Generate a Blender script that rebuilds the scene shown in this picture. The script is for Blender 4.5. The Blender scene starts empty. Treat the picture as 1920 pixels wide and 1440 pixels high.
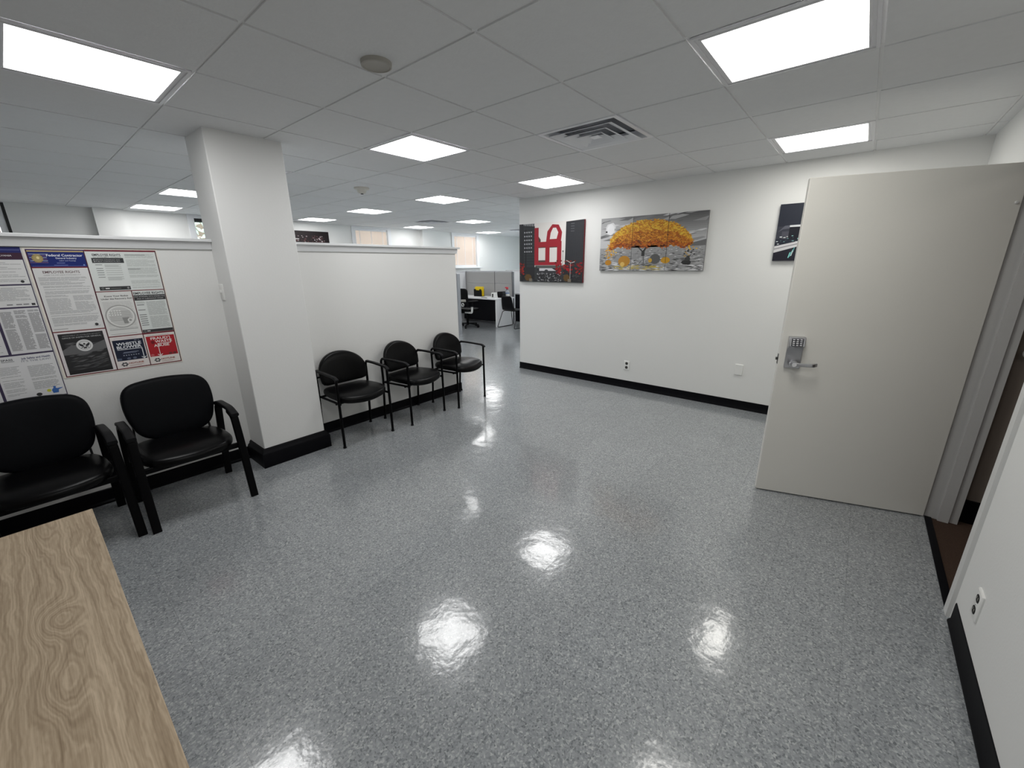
import bpy, bmesh, math, random
from mathutils import Vector, Matrix

# ------------------------------------------------------------------ basics
SC = bpy.context.scene
COL = SC.collection
PI = math.pi
CEIL = 2.417          # ceiling height
G = 0.61              # ceiling grid module
YW = 1.79             # face of the low partition wall
YR = -2.50            # face of the right wall
XA = 4.055            # face of the picture wall
YF = 7.05             # face of the window wall
XE = 11.5             # far end wall
XL = -3.3             # left end wall


def lin(c):
    return tuple((v / 12.92 if v <= 0.04045 else ((v + 0.055) / 1.055) ** 2.4) for v in c)


def rgb(r, g, b):
    return lin((r / 255, g / 255, b / 255))


# ------------------------------------------------------------------ materials
def new_mat(name):
    m = bpy.data.materials.new(name)
    m.use_nodes = True
    nt = m.node_tree
    return m, nt, nt.nodes['Principled BSDF'], nt.nodes['Material Output']


def mat(name, col, rough=0.5, metal=0.0, spec=0.5, bump=0.0, bscale=200.0, var=0.0, vscale=8.0, coat=0.0):
    m, nt, p, o = new_mat(name)
    N, L = nt.nodes, nt.links
    p.inputs['Base Color'].default_value = (*col, 1)
    p.inputs['Roughness'].default_value = rough
    p.inputs['Metallic'].default_value = metal
    p.inputs['Specular IOR Level'].default_value = spec
    if coat:
        p.inputs['Coat Weight'].default_value = coat
        p.inputs['Coat Roughness'].default_value = 0.1
    tc = N.new('ShaderNodeTexCoord')
    if bump:
        n = N.new('ShaderNodeTexNoise')
        n.inputs['Scale'].default_value = bscale
        n.inputs['Detail'].default_value = 4
        L.new(tc.outputs['Object'], n.inputs['Vector'])
        b = N.new('ShaderNodeBump')
        b.inputs['Strength'].default_value = bump
        b.inputs['Distance'].default_value = 0.002
        L.new(n.outputs['Fac'], b.inputs['Height'])
        L.new(b.outputs['Normal'], p.inputs['Normal'])
    if var:
        n = N.new('ShaderNodeTexNoise')
        n.inputs['Scale'].default_value = vscale
        n.inputs['Detail'].default_value = 5
        L.new(tc.outputs['Object'], n.inputs['Vector'])
        mx = N.new('ShaderNodeMix')
        mx.data_type = 'RGBA'
        mx.inputs[6].default_value = (*[c * (1 - var) for c in col], 1)
        mx.inputs[7].default_value = (*[min(1, c * (1 + var)) for c in col], 1)
        L.new(n.outputs['Fac'], mx.inputs[0])
        L.new(mx.outputs[2], p.inputs['Base Color'])
    return m


M = {}
M['wall'] = mat('wall_paint', (0.80, 0.80, 0.785), 0.55, spec=0.3, bump=0.25, bscale=90, var=0.015, vscale=1.5)
M['column'] = mat('column_paint', (0.80, 0.80, 0.79), 0.5, spec=0.3, bump=0.2, bscale=80)
M['cap'] = mat('ledge_paint', (0.78, 0.79, 0.80), 0.35, spec=0.4)
M['base'] = mat('black_cove_base', (0.003, 0.003, 0.0045), 0.45, spec=0.10, bump=0.15, bscale=30)
M['corr_wall'] = mat('corridor_wall_paint', (0.20, 0.165, 0.14), 0.6, var=0.1, vscale=3)
M['corr_floor'] = mat('brown_carpet', (0.060, 0.038, 0.028), 0.95, spec=0.1, bump=0.9, bscale=400, var=0.45, vscale=180)
M['door'] = mat('door_paint', (0.76, 0.745, 0.70), 0.45, spec=0.35, bump=0.12, bscale=60, var=0.03, vscale=2.5)
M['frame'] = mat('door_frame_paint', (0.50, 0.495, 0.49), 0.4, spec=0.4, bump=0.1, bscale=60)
M['frame_white'] = mat('trim_paint', (0.70, 0.70, 0.69), 0.35, spec=0.4, bump=0.1, bscale=50)
M['steel'] = mat('satin_steel', (0.52, 0.52, 0.54), 0.32, metal=1.0)
M['darksteel'] = mat('dark_steel', (0.10, 0.10, 0.10), 0.4, metal=1.0)
M['key_pad'] = mat('keypad_face', (0.012, 0.012, 0.02), 0.35)
M['key'] = mat('key_metal', (0.85, 0.85, 0.88), 0.2, metal=1.0)
M['vinyl'] = mat('black_vinyl', (0.0018, 0.0018, 0.0022), 0.30, spec=0.15, bump=0.22, bscale=28)
M['fabric_navy'] = mat('dark_upholstery', (0.0018, 0.0022, 0.0034), 0.5, spec=0.09, bump=0.25, bscale=60)
M['blackmetal'] = mat('black_metal', (0.0018, 0.0018, 0.0024), 0.4, spec=0.10)
M['blackplastic'] = mat('black_plastic', (0.004, 0.004, 0.005), 0.45, spec=0.18, bump=0.1, bscale=150)
M['white_plastic'] = mat('white_plastic', (0.80, 0.80, 0.78), 0.35)
M['cream_plastic'] = mat('cream_plastic', (0.62, 0.60, 0.54), 0.4)
M['grey_plastic'] = mat('grey_grille', (0.42, 0.40, 0.36), 0.6)
M['lightframe'] = mat('light_frame_enamel', (0.74, 0.74, 0.76), 0.3, spec=0.5)
M['vent'] = mat('vent_enamel', (0.82, 0.83, 0.86), 0.35, spec=0.5)
M['vent_dark'] = mat('vent_throat', (0.30, 0.31, 0.34), 0.7)
M['grid'] = mat('ceiling_grid', (0.80, 0.80, 0.80), 0.5)
M['tile'] = mat('ceiling_tile', (0.76, 0.765, 0.768), 0.85, spec=0.2, bump=0.5, bscale=70, var=0.03, vscale=30)
M['white_lam'] = mat('white_laminate', (0.82, 0.82, 0.83), 0.3)
M['black_lam'] = mat('black_laminate', (0.006, 0.0065, 0.010), 0.4, spec=0.15)
M['panel_fabric'] = mat('panel_fabric', (0.42, 0.415, 0.41), 0.9, spec=0.1, bump=0.4, bscale=300)
M['panel_light'] = mat('panel_light_fabric', (0.72, 0.73, 0.75), 0.8, spec=0.2, bump=0.3, bscale=300)
M['panel_trim'] = mat('panel_trim', (0.62, 0.62, 0.64), 0.4)
M['panel_post'] = mat('panel_grey_post', (0.30, 0.31, 0.33), 0.5)
M['panel_dark'] = mat('panel_dark_trim', (0.12, 0.12, 0.13), 0.5)
M['yellow'] = mat('yellow_plastic', (0.85, 0.62, 0.01), 0.4)
M['red'] = mat('red_plastic', (0.65, 0.03, 0.05), 0.4)
M['winframe'] = mat('window_frame_white', (0.80, 0.81, 0.83), 0.35)
M['black_shade'] = mat('black_cassette', (0.01, 0.01, 0.01), 0.6)
M['bark'] = mat('bark', (0.10, 0.07, 0.05), 0.9, bump=1.0, bscale=30)
M['grass'] = mat('grey_pavement', (0.22, 0.22, 0.22), 0.9, var=0.2, vscale=6)


def leaf_mat():
    m, nt, p, o = new_mat('leaf')
    N, L = nt.nodes, nt.links
    p.inputs['Base Color'].default_value = (0.26, 0.38, 0.29, 1)
    p.inputs['Roughness'].default_value = 0.5
    t = N.new('ShaderNodeBsdfTranslucent')
    t.inputs['Color'].default_value = (0.30, 0.44, 0.33, 1)
    mx = N.new('ShaderNodeMixShader')
    mx.inputs[0].default_value = 0.4
    L.new(p.outputs[0], mx.inputs[1]); L.new(t.outputs[0], mx.inputs[2]); L.new(mx.outputs[0], o.inputs[0])
    return m


def blind_mat():
    m, nt, p, o = new_mat('blind_slats')
    N, L = nt.nodes, nt.links
    p.inputs['Base Color'].default_value = (0.80, 0.69, 0.62, 1)
    p.inputs['Roughness'].default_value = 0.6
    t = N.new('ShaderNodeBsdfTranslucent')
    t.inputs['Color'].default_value = (0.46, 0.36, 0.30, 1)
    mx = N.new('ShaderNodeMixShader')
    mx.inputs[0].default_value = 0.45
    L.new(p.outputs[0], mx.inputs[1]); L.new(t.outputs[0], mx.inputs[2]); L.new(mx.outputs[0], o.inputs[0])
    return m


def glass_mat():
    m, nt, p, o = new_mat('window_glass')
    N, L = nt.nodes, nt.links
    tr = N.new('ShaderNodeBsdfTransparent')
    tr.inputs['Color'].default_value = (0.93, 0.96, 0.95, 1)
    gl = N.new('ShaderNodeBsdfGlossy')
    gl.inputs['Roughness'].default_value = 0.02
    fr = N.new('ShaderNodeFresnel'); fr.inputs['IOR'].default_value = 1.45
    mx = N.new('ShaderNodeMixShader')
    L.new(fr.outputs[0], mx.inputs[0]); L.new(tr.outputs[0], mx.inputs[1]); L.new(gl.outputs[0], mx.inputs[2])
    L.new(mx.outputs[0], o.inputs[0])
    return m


def liquid_mat():
    m, nt, p, o = new_mat('blue_liquid')
    p.inputs['Base Color'].default_value = (0.12, 0.30, 0.75, 1)
    p.inputs['Roughness'].default_value = 0.1
    p.inputs['Transmission Weight'].default_value = 0.5
    return m


def clear_mat():
    m, nt, p, o = new_mat('clear_plastic')
    p.inputs['Base Color'].default_value = (0.85, 0.90, 0.95, 1)
    p.inputs['Roughness'].default_value = 0.08
    p.inputs['Transmission Weight'].default_value = 0.8
    return m


def emit_mat(name, col, strength):
    m, nt, p, o = new_mat(name)
    p.inputs['Base Color'].default_value = (0.8, 0.8, 0.8, 1)
    p.inputs['Emission Color'].default_value = (*col, 1)
    p.inputs['Emission Strength'].default_value = strength
    return m


def floor_mat():
    m, nt, p, o = new_mat('speckled_vinyl_tile')
    N, L = nt.nodes, nt.links
    tc = N.new('ShaderNodeTexCoord')
    # chips
    mp = N.new('ShaderNodeMapping'); mp.inputs['Scale'].default_value = (1, 1, 1)
    L.new(tc.outputs['Object'], mp.inputs['Vector'])
    wob = N.new('ShaderNodeTexNoise'); wob.inputs['Scale'].default_value = 60; wob.inputs['Detail'].default_value = 2
    L.new(mp.outputs[0], wob.inputs['Vector'])
    add = N.new('ShaderNodeVectorMath'); add.operation = 'MULTIPLY_ADD'
    add.inputs[1].default_value = (0.012, 0.012, 0.0)
    L.new(wob.outputs['Color'], add.inputs[0]); L.new(mp.outputs[0], add.inputs[2])
    v = N.new('ShaderNodeTexVoronoi'); v.inputs['Scale'].default_value = 165
    v.inputs['Randomness'].default_value = 1.0
    L.new(add.outputs[0], v.inputs['Vector'])
    sep = N.new('ShaderNodeSeparateColor'); L.new(v.outputs['Color'], sep.inputs[0])
    cr = N.new('ShaderNodeValToRGB')
    el = cr.color_ramp.elements
    el[0].position = 0.0; el[0].color = (0.140, 0.152, 0.165, 1)
    el[1].position = 1.0; el[1].color = (0.49, 0.50, 0.505, 1)
    for pos, c in ((0.10, (0.205, 0.220, 0.233, 1)), (0.30, (0.268, 0.286, 0.300, 1)), (0.62, (0.300, 0.318, 0.332, 1)), (0.85, (0.365, 0.382, 0.395, 1))):
        e = el.new(pos); e.color = c
    L.new(sep.outputs[0], cr.inputs[0])
    # seams between 12 inch tiles
    br = N.new('ShaderNodeTexBrick')
    br.offset = 0.0; br.squash = 1.0
    br.inputs['Scale'].default_value = 1.0
    br.inputs['Brick Width'].default_value = 0.3048
    br.inputs['Row Height'].default_value = 0.3048
    br.inputs['Mortar Size'].default_value = 0.0009
    br.inputs['Mortar Smooth'].default_value = 0.3
    br.inputs['Color1'].default_value = (1, 1, 1, 1); br.inputs['Color2'].default_value = (0.93, 0.93, 0.93, 1)
    br.inputs['Mortar'].default_value = (0.62, 0.62, 0.62, 1)
    L.new(tc.outputs['Object'], br.inputs['Vector'])
    mul = N.new('ShaderNodeMix'); mul.data_type = 'RGBA'; mul.blend_type = 'MULTIPLY'
    mul.inputs[0].default_value = 1.0
    L.new(cr.outputs[0], mul.inputs[6]); L.new(br.outputs[0], mul.inputs[7])
    L.new(mul.outputs[2], p.inputs['Base Color'])
    p.inputs['Roughness'].default_value = 0.36
    p.inputs['Specular IOR Level'].default_value = 0.35
    p.inputs['Coat Weight'].default_value = 1.0
    p.inputs['Coat Roughness'].default_value = 0.12
    p.inputs['Coat IOR'].default_value = 1.60
    # waxy waviness + seams as bump, on the coat
    n1 = N.new('ShaderNodeTexNoise'); n1.inputs['Scale'].default_value = 9; n1.inputs['Detail'].default_value = 3
    L.new(tc.outputs['Object'], n1.inputs['Vector'])
    n2 = N.new('ShaderNodeTexNoise'); n2.inputs['Scale'].default_value = 130; n2.inputs['Detail'].default_value = 2
    L.new(tc.outputs['Object'], n2.inputs['Vector'])
    def mth(op, a, b=None, c=None):
        k = N.new('ShaderNodeMath'); k.operation = op
        for i, q in enumerate((a, b, c)):
            if q is None: continue
            if isinstance(q, (int, float)): k.inputs[i].default_value = q
            else: L.new(q, k.inputs[i])
        return k.outputs[0]
    sp = N.new('ShaderNodeSeparateXYZ'); L.new(tc.outputs['Object'], sp.inputs[0])
    tx, ty = mth('DIVIDE', sp.outputs[0], 0.3048), mth('DIVIDE', sp.outputs[1], 0.3048)
    cb = N.new('ShaderNodeCombineXYZ'); L.new(mth('FLOOR', tx), cb.inputs[0]); L.new(mth('FLOOR', ty), cb.inputs[1])
    wn = N.new('ShaderNodeTexWhiteNoise'); wn.noise_dimensions = '2D'; L.new(cb.outputs[0], wn.inputs['Vector'])
    ws = N.new('ShaderNodeSeparateColor'); L.new(wn.outputs['Color'], ws.inputs[0])
    hgt = mth('MULTIPLY', mth('MULTIPLY', mth('SUBTRACT', ws.outputs[0], 0.5), mth('FRACT', tx)), 0.0022)
    hgt = mth('ADD', hgt, mth('MULTIPLY', mth('MULTIPLY', mth('SUBTRACT', ws.outputs[1], 0.5), mth('FRACT', ty)), 0.0022))
    hgt = mth('MULTIPLY_ADD', n1.outputs['Fac'], 0.0020, hgt)
    hgt = mth('MULTIPLY_ADD', n2.outputs['Fac'], 0.00011, hgt)
    hgt = mth('MULTIPLY_ADD', br.outputs['Fac'], -0.0004, hgt)
    b = N.new('ShaderNodeBump'); b.inputs['Strength'].default_value = 1.0; b.inputs['Distance'].default_value = 1.0
    L.new(hgt, b.inputs['Height'])
    L.new(b.outputs['Normal'], p.inputs['Coat Normal'])
    return m


def wood_mat():
    m, nt, p, o = new_mat('ash_wood_laminate')
    N, L = nt.nodes, nt.links
    tc = N.new('ShaderNodeTexCoord')
    sx = N.new('ShaderNodeSeparateXYZ'); L.new(tc.outputs['Object'], sx.inputs[0])
    mp = N.new('ShaderNodeMapping'); mp.inputs['Scale'].default_value = (9, 1.3, 1)
    L.new(tc.outputs['Object'], mp.inputs['Vector'])
    n1 = N.new('ShaderNodeTexNoise'); n1.inputs['Scale'].default_value = 1.0; n1.inputs['Detail'].default_value = 2
    L.new(mp.outputs[0], n1.inputs['Vector'])

    def mth(op, a, b=None, c=None):
        k = N.new('ShaderNodeMath'); k.operation = op
        for i, q in enumerate((a, b, c)):
            if q is None: continue
            if isinstance(q, (int, float)): k.inputs[i].default_value = q
            else: L.new(q, k.inputs[i])
        return k.outputs[0]
    X, Y = sx.outputs[0], sx.outputs[1]
    f = mth('MULTIPLY', X, 34.0)
    f = mth('MULTIPLY_ADD', n1.outputs['Fac'], 5.0, f)
    mp4 = N.new('ShaderNodeMapping'); mp4.inputs['Scale'].default_value = (38, 9, 1)
    L.new(tc.outputs['Object'], mp4.inputs['Vector'])
    n4 = N.new('ShaderNodeTexNoise'); n4.inputs['Scale'].default_value = 1.0; n4.inputs['Detail'].default_value = 4
    L.new(mp4.outputs[0], n4.inputs['Vector'])
    f = mth('MULTIPLY_ADD', n4.outputs['Fac'], 1.3, f)
    for kx, ky, wx, wy, amp in KNOTS:
        dx = mth('DIVIDE', mth('SUBTRACT', X, kx), wx)
        dy = mth('DIVIDE', mth('SUBTRACT', Y, ky), wy)
        d2 = mth('ADD', mth('MULTIPLY', dx, dx), mth('MULTIPLY', dy, dy))
        g = mth('EXPONENT', mth('MULTIPLY', d2, -1.0))
        f = mth('MULTIPLY_ADD', g, amp, f)
    s = mth('SINE', mth('MULTIPLY', f, 6.2832))
    s2 = mth('SINE', mth('MULTIPLY', f, 19.7))
    # fine grain
    mp2 = N.new('ShaderNodeMapping'); mp2.inputs['Scale'].default_value = (420, 9, 1)
    L.new(tc.outputs['Object'], mp2.inputs['Vector'])
    n2 = N.new('ShaderNodeTexNoise'); n2.inputs['Scale'].default_value = 1.0; n2.inputs['Detail'].default_value = 4
    L.new(mp2.outputs[0], n2.inputs['Vector'])
    mp3 = N.new('ShaderNodeMapping'); mp3.inputs['Scale'].default_value = (14, 1.0, 1)
    L.new(tc.outputs['Object'], mp3.inputs['Vector'])
    n3 = N.new('ShaderNodeTexNoise'); n3.inputs['Scale'].default_value = 1.0; n3.inputs['Detail'].default_value = 3
    L.new(mp3.outputs[0], n3.inputs['Vector'])
    t = mth('MULTIPLY_ADD', s, 0.10, 0.5)
    t = mth('MULTIPLY_ADD', s2, 0.09, t)
    t = mth('MULTIPLY_ADD', mth('SUBTRACT', n2.outputs['Fac'], 0.5), 0.75, t)
    t = mth('MULTIPLY_ADD', mth('SUBTRACT', n3.outputs['Fac'], 0.5), 0.85, t)
    cr = N.new('ShaderNodeValToRGB')
    el = cr.color_ramp.elements
    el[0].position = 0.1; el[0].color = (0.225, 0.160, 0.100, 1)
    el[1].position = 0.9; el[1].color = (0.56, 0.445, 0.320, 1)
    e = el.new(0.5); e.color = (0.395, 0.305, 0.208, 1)
    L.new(t, cr.inputs[0]); L.new(cr.outputs[0], p.inputs['Base Color'])
    p.inputs['Roughness'].default_value = 0.55
    p.inputs['Specular IOR Level'].default_value = 0.25
    return m


KNOTS = [(-0.872, -0.597, 0.036, 0.075, 2.6), (-0.876, -0.83, 0.034, 0.095, 2.2), (-0.885, -0.06, 0.026, 0.16, 1.5), (-1.15, -0.5, 0.05, 0.12, 2.5)]
M['floor'] = floor_mat()
M['wood'] = wood_mat()
M['leaf'] = leaf_mat()
M['blind'] = blind_mat()
M['glass'] = glass_mat()
M['liquid'] = liquid_mat()
M['clear'] = clear_mat()
M['lamp_cool'] = emit_mat('lamp_diffuser', (1.0, 1.0, 0.995), 8.0)
M['lamp_warm'] = emit_mat('lamp_diffuser_warm', (1.0, 0.985, 0.93), 8.0)


M['lamp_added'] = emit_mat('lamp_diffuser_added', (1.0, 0.93, 0.85), 3.0)  # weak glow for the added corridor lamp


def print_mat():
    m, nt, p, o = new_mat('printed_colours')
    a = nt.nodes.new('ShaderNodeAttribute'); a.attribute_name = 'Col'
    nt.links.new(a.outputs['Color'], p.inputs['Base Color'])
    p.inputs['Roughness'].default_value = 0.55
    p.inputs['Specular IOR Level'].default_value = 0.3
    return m


M['print'] = print_mat()


# ------------------------------------------------------------------ mesh helpers
def tag(o, label=None, cat=None, group=None, kind=None):
    if label: o['label'] = label
    if cat: o['category'] = cat
    if group: o['group'] = group
    if kind: o['kind'] = kind
    return o


def thing(name, label, cat, loc=(0, 0, 0), rz=0.0, group=None, kind=None):
    o = bpy.data.objects.new(name, None)
    COL.objects.link(o)
    o.empty_display_size = 0.1
    o.location = loc
    o.rotation_euler = (0, 0, rz)
    return tag(o, label, cat, group, kind)


def obj(name, bm, m, parent=None, loc=None, bevel=0.0, sharp=35, label=None, cat=None, group=None, kind=None, segs=2):
    me = bpy.data.meshes.new(name)
    bmesh.ops.recalc_face_normals(bm, faces=bm.faces)
    bm.to_mesh(me)
    bm.free()
    for q in (m if isinstance(m, (list, tuple)) else [m]):
        me.materials.append(q)
    me.polygons.foreach_set('use_smooth', [True] * len(me.polygons))
    me.set_sharp_from_angle(angle=math.radians(sharp))
    o = bpy.data.objects.new(name, me)
    COL.objects.link(o)
    if parent: o.parent = parent
    if loc is not None: o.location = loc
    if bevel:
        b = o.modifiers.new('bevel', 'BEVEL')
        b.width = bevel; b.segments = segs; b.limit_method = 'ANGLE'; b.angle_limit = math.radians(40)
        b.harden_normals = False
    return tag(o, label, cat, group, kind)


def dup(root, label=None, loc=None, rz=None, group=None):
    r = root.copy(); COL.objects.link(r)
    if loc is not None: r.location = loc
    if rz is not None: r.rotation_euler = (0, 0, rz)
    if label: r['label'] = label
    if group: r['group'] = group
    for ch in list(root.children):
        c = ch.copy(); COL.objects.link(c); c.parent = r
        for g in list(ch.children):
            d = g.copy(); COL.objects.link(d); d.parent = c
    return r


def box(bm, x0, y0, z0, x1, y1, z1, mi=0):
    v = [bm.verts.new(p) for p in ((x0, y0, z0), (x1, y0, z0), (x1, y1, z0), (x0, y1, z0), (x0, y0, z1), (x1, y0, z1), (x1, y1, z1), (x0, y1, z1))]
    for f in ((0, 3, 2, 1), (4, 5, 6, 7), (0, 1, 5, 4), (1, 2, 6, 5), (2, 3, 7, 6), (3, 0, 4, 7)):
        fc = bm.faces.new([v[i] for i in f]); fc.material_index = mi
    return bm


def BX(*a, mi=0):
    return box(bmesh.new(), *a, mi=mi)


def prism(bm, pts, axis, a, b, mi=0):
    """closed 2D outline extruded along an axis; pts are the other two coordinates in order"""
    def P(p, t):
        if axis == 'x': return (t, p[0], p[1])
        if axis == 'y': return (p[0], t, p[1])
        return (p[0], p[1], t)
    A = [bm.verts.new(P(p, a)) for p in pts]; B = [bm.verts.new(P(p, b)) for p in pts]
    n = len(pts)
    fs = [bm.faces.new(A[::-1]), bm.faces.new(B)]
    for i in range(n):
        fs.append(bm.faces.new((A[i], A[(i + 1) % n], B[(i + 1) % n], B[i])))
    for f in fs: f.material_index = mi
    return bm


def fillet(pts, r, seg=6):
    """round the corners of a polyline"""
    P = [Vector(p) for p in pts]
    if r <= 0 or len(P) < 3: return P
    out = [P[0]]
    for i in range(1, len(P) - 1):
        a, b, c = P[i - 1], P[i], P[i + 1]
        d1 = (a - b); d2 = (c - b)
        l = min(r, d1.length * 0.48, d2.length * 0.48)
        s = b + d1.normalized() * l; e = b + d2.normalized() * l
        for k in range(seg + 1):
            t = k / seg
            out.append(s * (1 - t) ** 2 + b * 2 * t * (1 - t) + e * t * t)
    out.append(P[-1])
    return out


def sweep(bm, pts, prof, up=(0, 0, 1), mi=0):
    """sweep a closed 2D profile along a polyline"""
    P = [Vector(p) for p in pts]
    rings = []
    upv = Vector(up)
    for i, p in enumerate(P):
        if i == 0: t = P[1] - P[0]
        elif i == len(P) - 1: t = P[-1] - P[-2]
        else: t = (P[i + 1] - p).normalized() + (p - P[i - 1]).normalized()
        t.normalize()
        s = t.cross(upv)
        if s.length < 1e-4: s = t.cross(Vector((0, 1, 0.01)))
        s.normalize()
        u = s.cross(t)
        rings.append([bm.verts.new(p + s * a + u * b) for a, b in prof])
    n = len(prof)
    for r0, r1 in zip(rings, rings[1:]):
        for i in range(n):
            f = bm.faces.new((r0[i], r0[(i + 1) % n], r1[(i + 1) % n], r1[i])); f.material_index = mi
    for r in (rings[0][::-1], rings[-1]):
        f = bm.faces.new(r); f.material_index = mi
    return bm


def circ(r, n=12):
    return [(r * math.cos(2 * PI * i / n), r * math.sin(2 * PI * i / n)) for i in range(n)]


def rrect(w, h, r, n=4):
    out = []
    for cx, cy, a0 in ((w / 2 - r, h / 2 - r, 0), (-w / 2 + r, h / 2 - r, 90), (-w / 2 + r, -h / 2 + r, 180), (w / 2 - r, -h / 2 + r, 270)):
        for k in range(n + 1):
            a = math.radians(a0 + 90 * k / n)
            out.append((cx + r * math.cos(a), cy + r * math.sin(a)))
    return out


def tube(bm, pts, r, fil=0.0, n=12, up=(0, 0, 1)):
    return sweep(bm, fillet(pts, fil), circ(r, n), up)


def lathe(bm, prof, n=28, cx=0, cy=0, mi=0):
    rings = []
    for r, z in prof:
        rings.append([bm.verts.new((cx + r * math.cos(2 * PI * i / n), cy + r * math.sin(2 * PI * i / n), z)) for i in range(n)] if r > 1e-6 else [bm.verts.new((cx, cy, z))])
    for a, b in zip(rings, rings[1:]):
        for i in range(n):
            j = (i + 1) % n
            if len(a) == 1 and len(b) == 1: continue
            if len(a) == 1: f = bm.faces.new((a[0], b[i], b[j]))
            elif len(b) == 1: f = bm.faces.new((a[i], a[j], b[0]))
            else: f = bm.faces.new((a[i], a[j], b[j], b[i]))
            f.material_index = mi
    return bm


def round_poly(corners, n=7):
    """closed polygon with per-corner radius -> smooth outline; corners (x, y, r)"""
    out = []
    m = len(corners)
    for i in range(m):
        a = Vector(corners[i - 1][:2]); b = Vector(corners[i][:2]); c = Vector(corners[(i + 1) % m][:2]); r = corners[i][2]
        d1 = a - b; d2 = c - b
        l = min(r, d1.length * 0.49, d2.length * 0.49)
        s = b + d1.normalized() * l; e = b + d2.normalized() * l
        for k in range(n + 1):
            t = k / n
            q = s * (1 - t) ** 2 + b * 2 * t * (1 - t) + e * t * t
            out.append((q.x, q.y))
    return out


def cushion(bm, outline, thick, fmap, dome=0.25, back=0.08):
    """padded cushion: outline (u,v) closed; fmap(u,v,w)->xyz; w runs from 0 (back) to thick (front)"""
    cx = sum(p[0] for p in outline) / len(outline); cy = sum(p[1] for p in outline) / len(outline)
    lay = [(0.30, -thick * back * 0.6), (0.80, -thick * back * 0.2), (0.955, 0.0), (0.988, thick * 0.12), (1.0, thick * 0.35), (0.997, thick * 0.58), (0.982, thick * 0.78), (0.945, thick * 0.93), (0.88, thick * 1.0),
           (0.75, thick * (1 + dome * 0.45)), (0.55, thick * (1 + dome * 0.8)), (0.3, thick * (1 + dome * 0.97))]
    rings = []
    for s, w in lay:
        rings.append([bm.verts.new(fmap(cx + (u - cx) * s, cy + (v - cy) * s, w)) for u, v in outline])
    n = len(outline)
    for a, b in zip(rings, rings[1:]):
        for i in range(n):
            bm.faces.new((a[i], a[(i + 1) % n], b[(i + 1) % n], b[i]))
    c0 = bm.verts.new(fmap(cx, cy, lay[0][1])); c1 = bm.verts.new(fmap(cx, cy, thick * (1 + dome)))
    for i in range(n):
        bm.faces.new((rings[0][(i + 1) % n], rings[0][i], c0)); bm.faces.new((rings[-1][i], rings[-1][(i + 1) % n], c1))
    return bm


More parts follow.
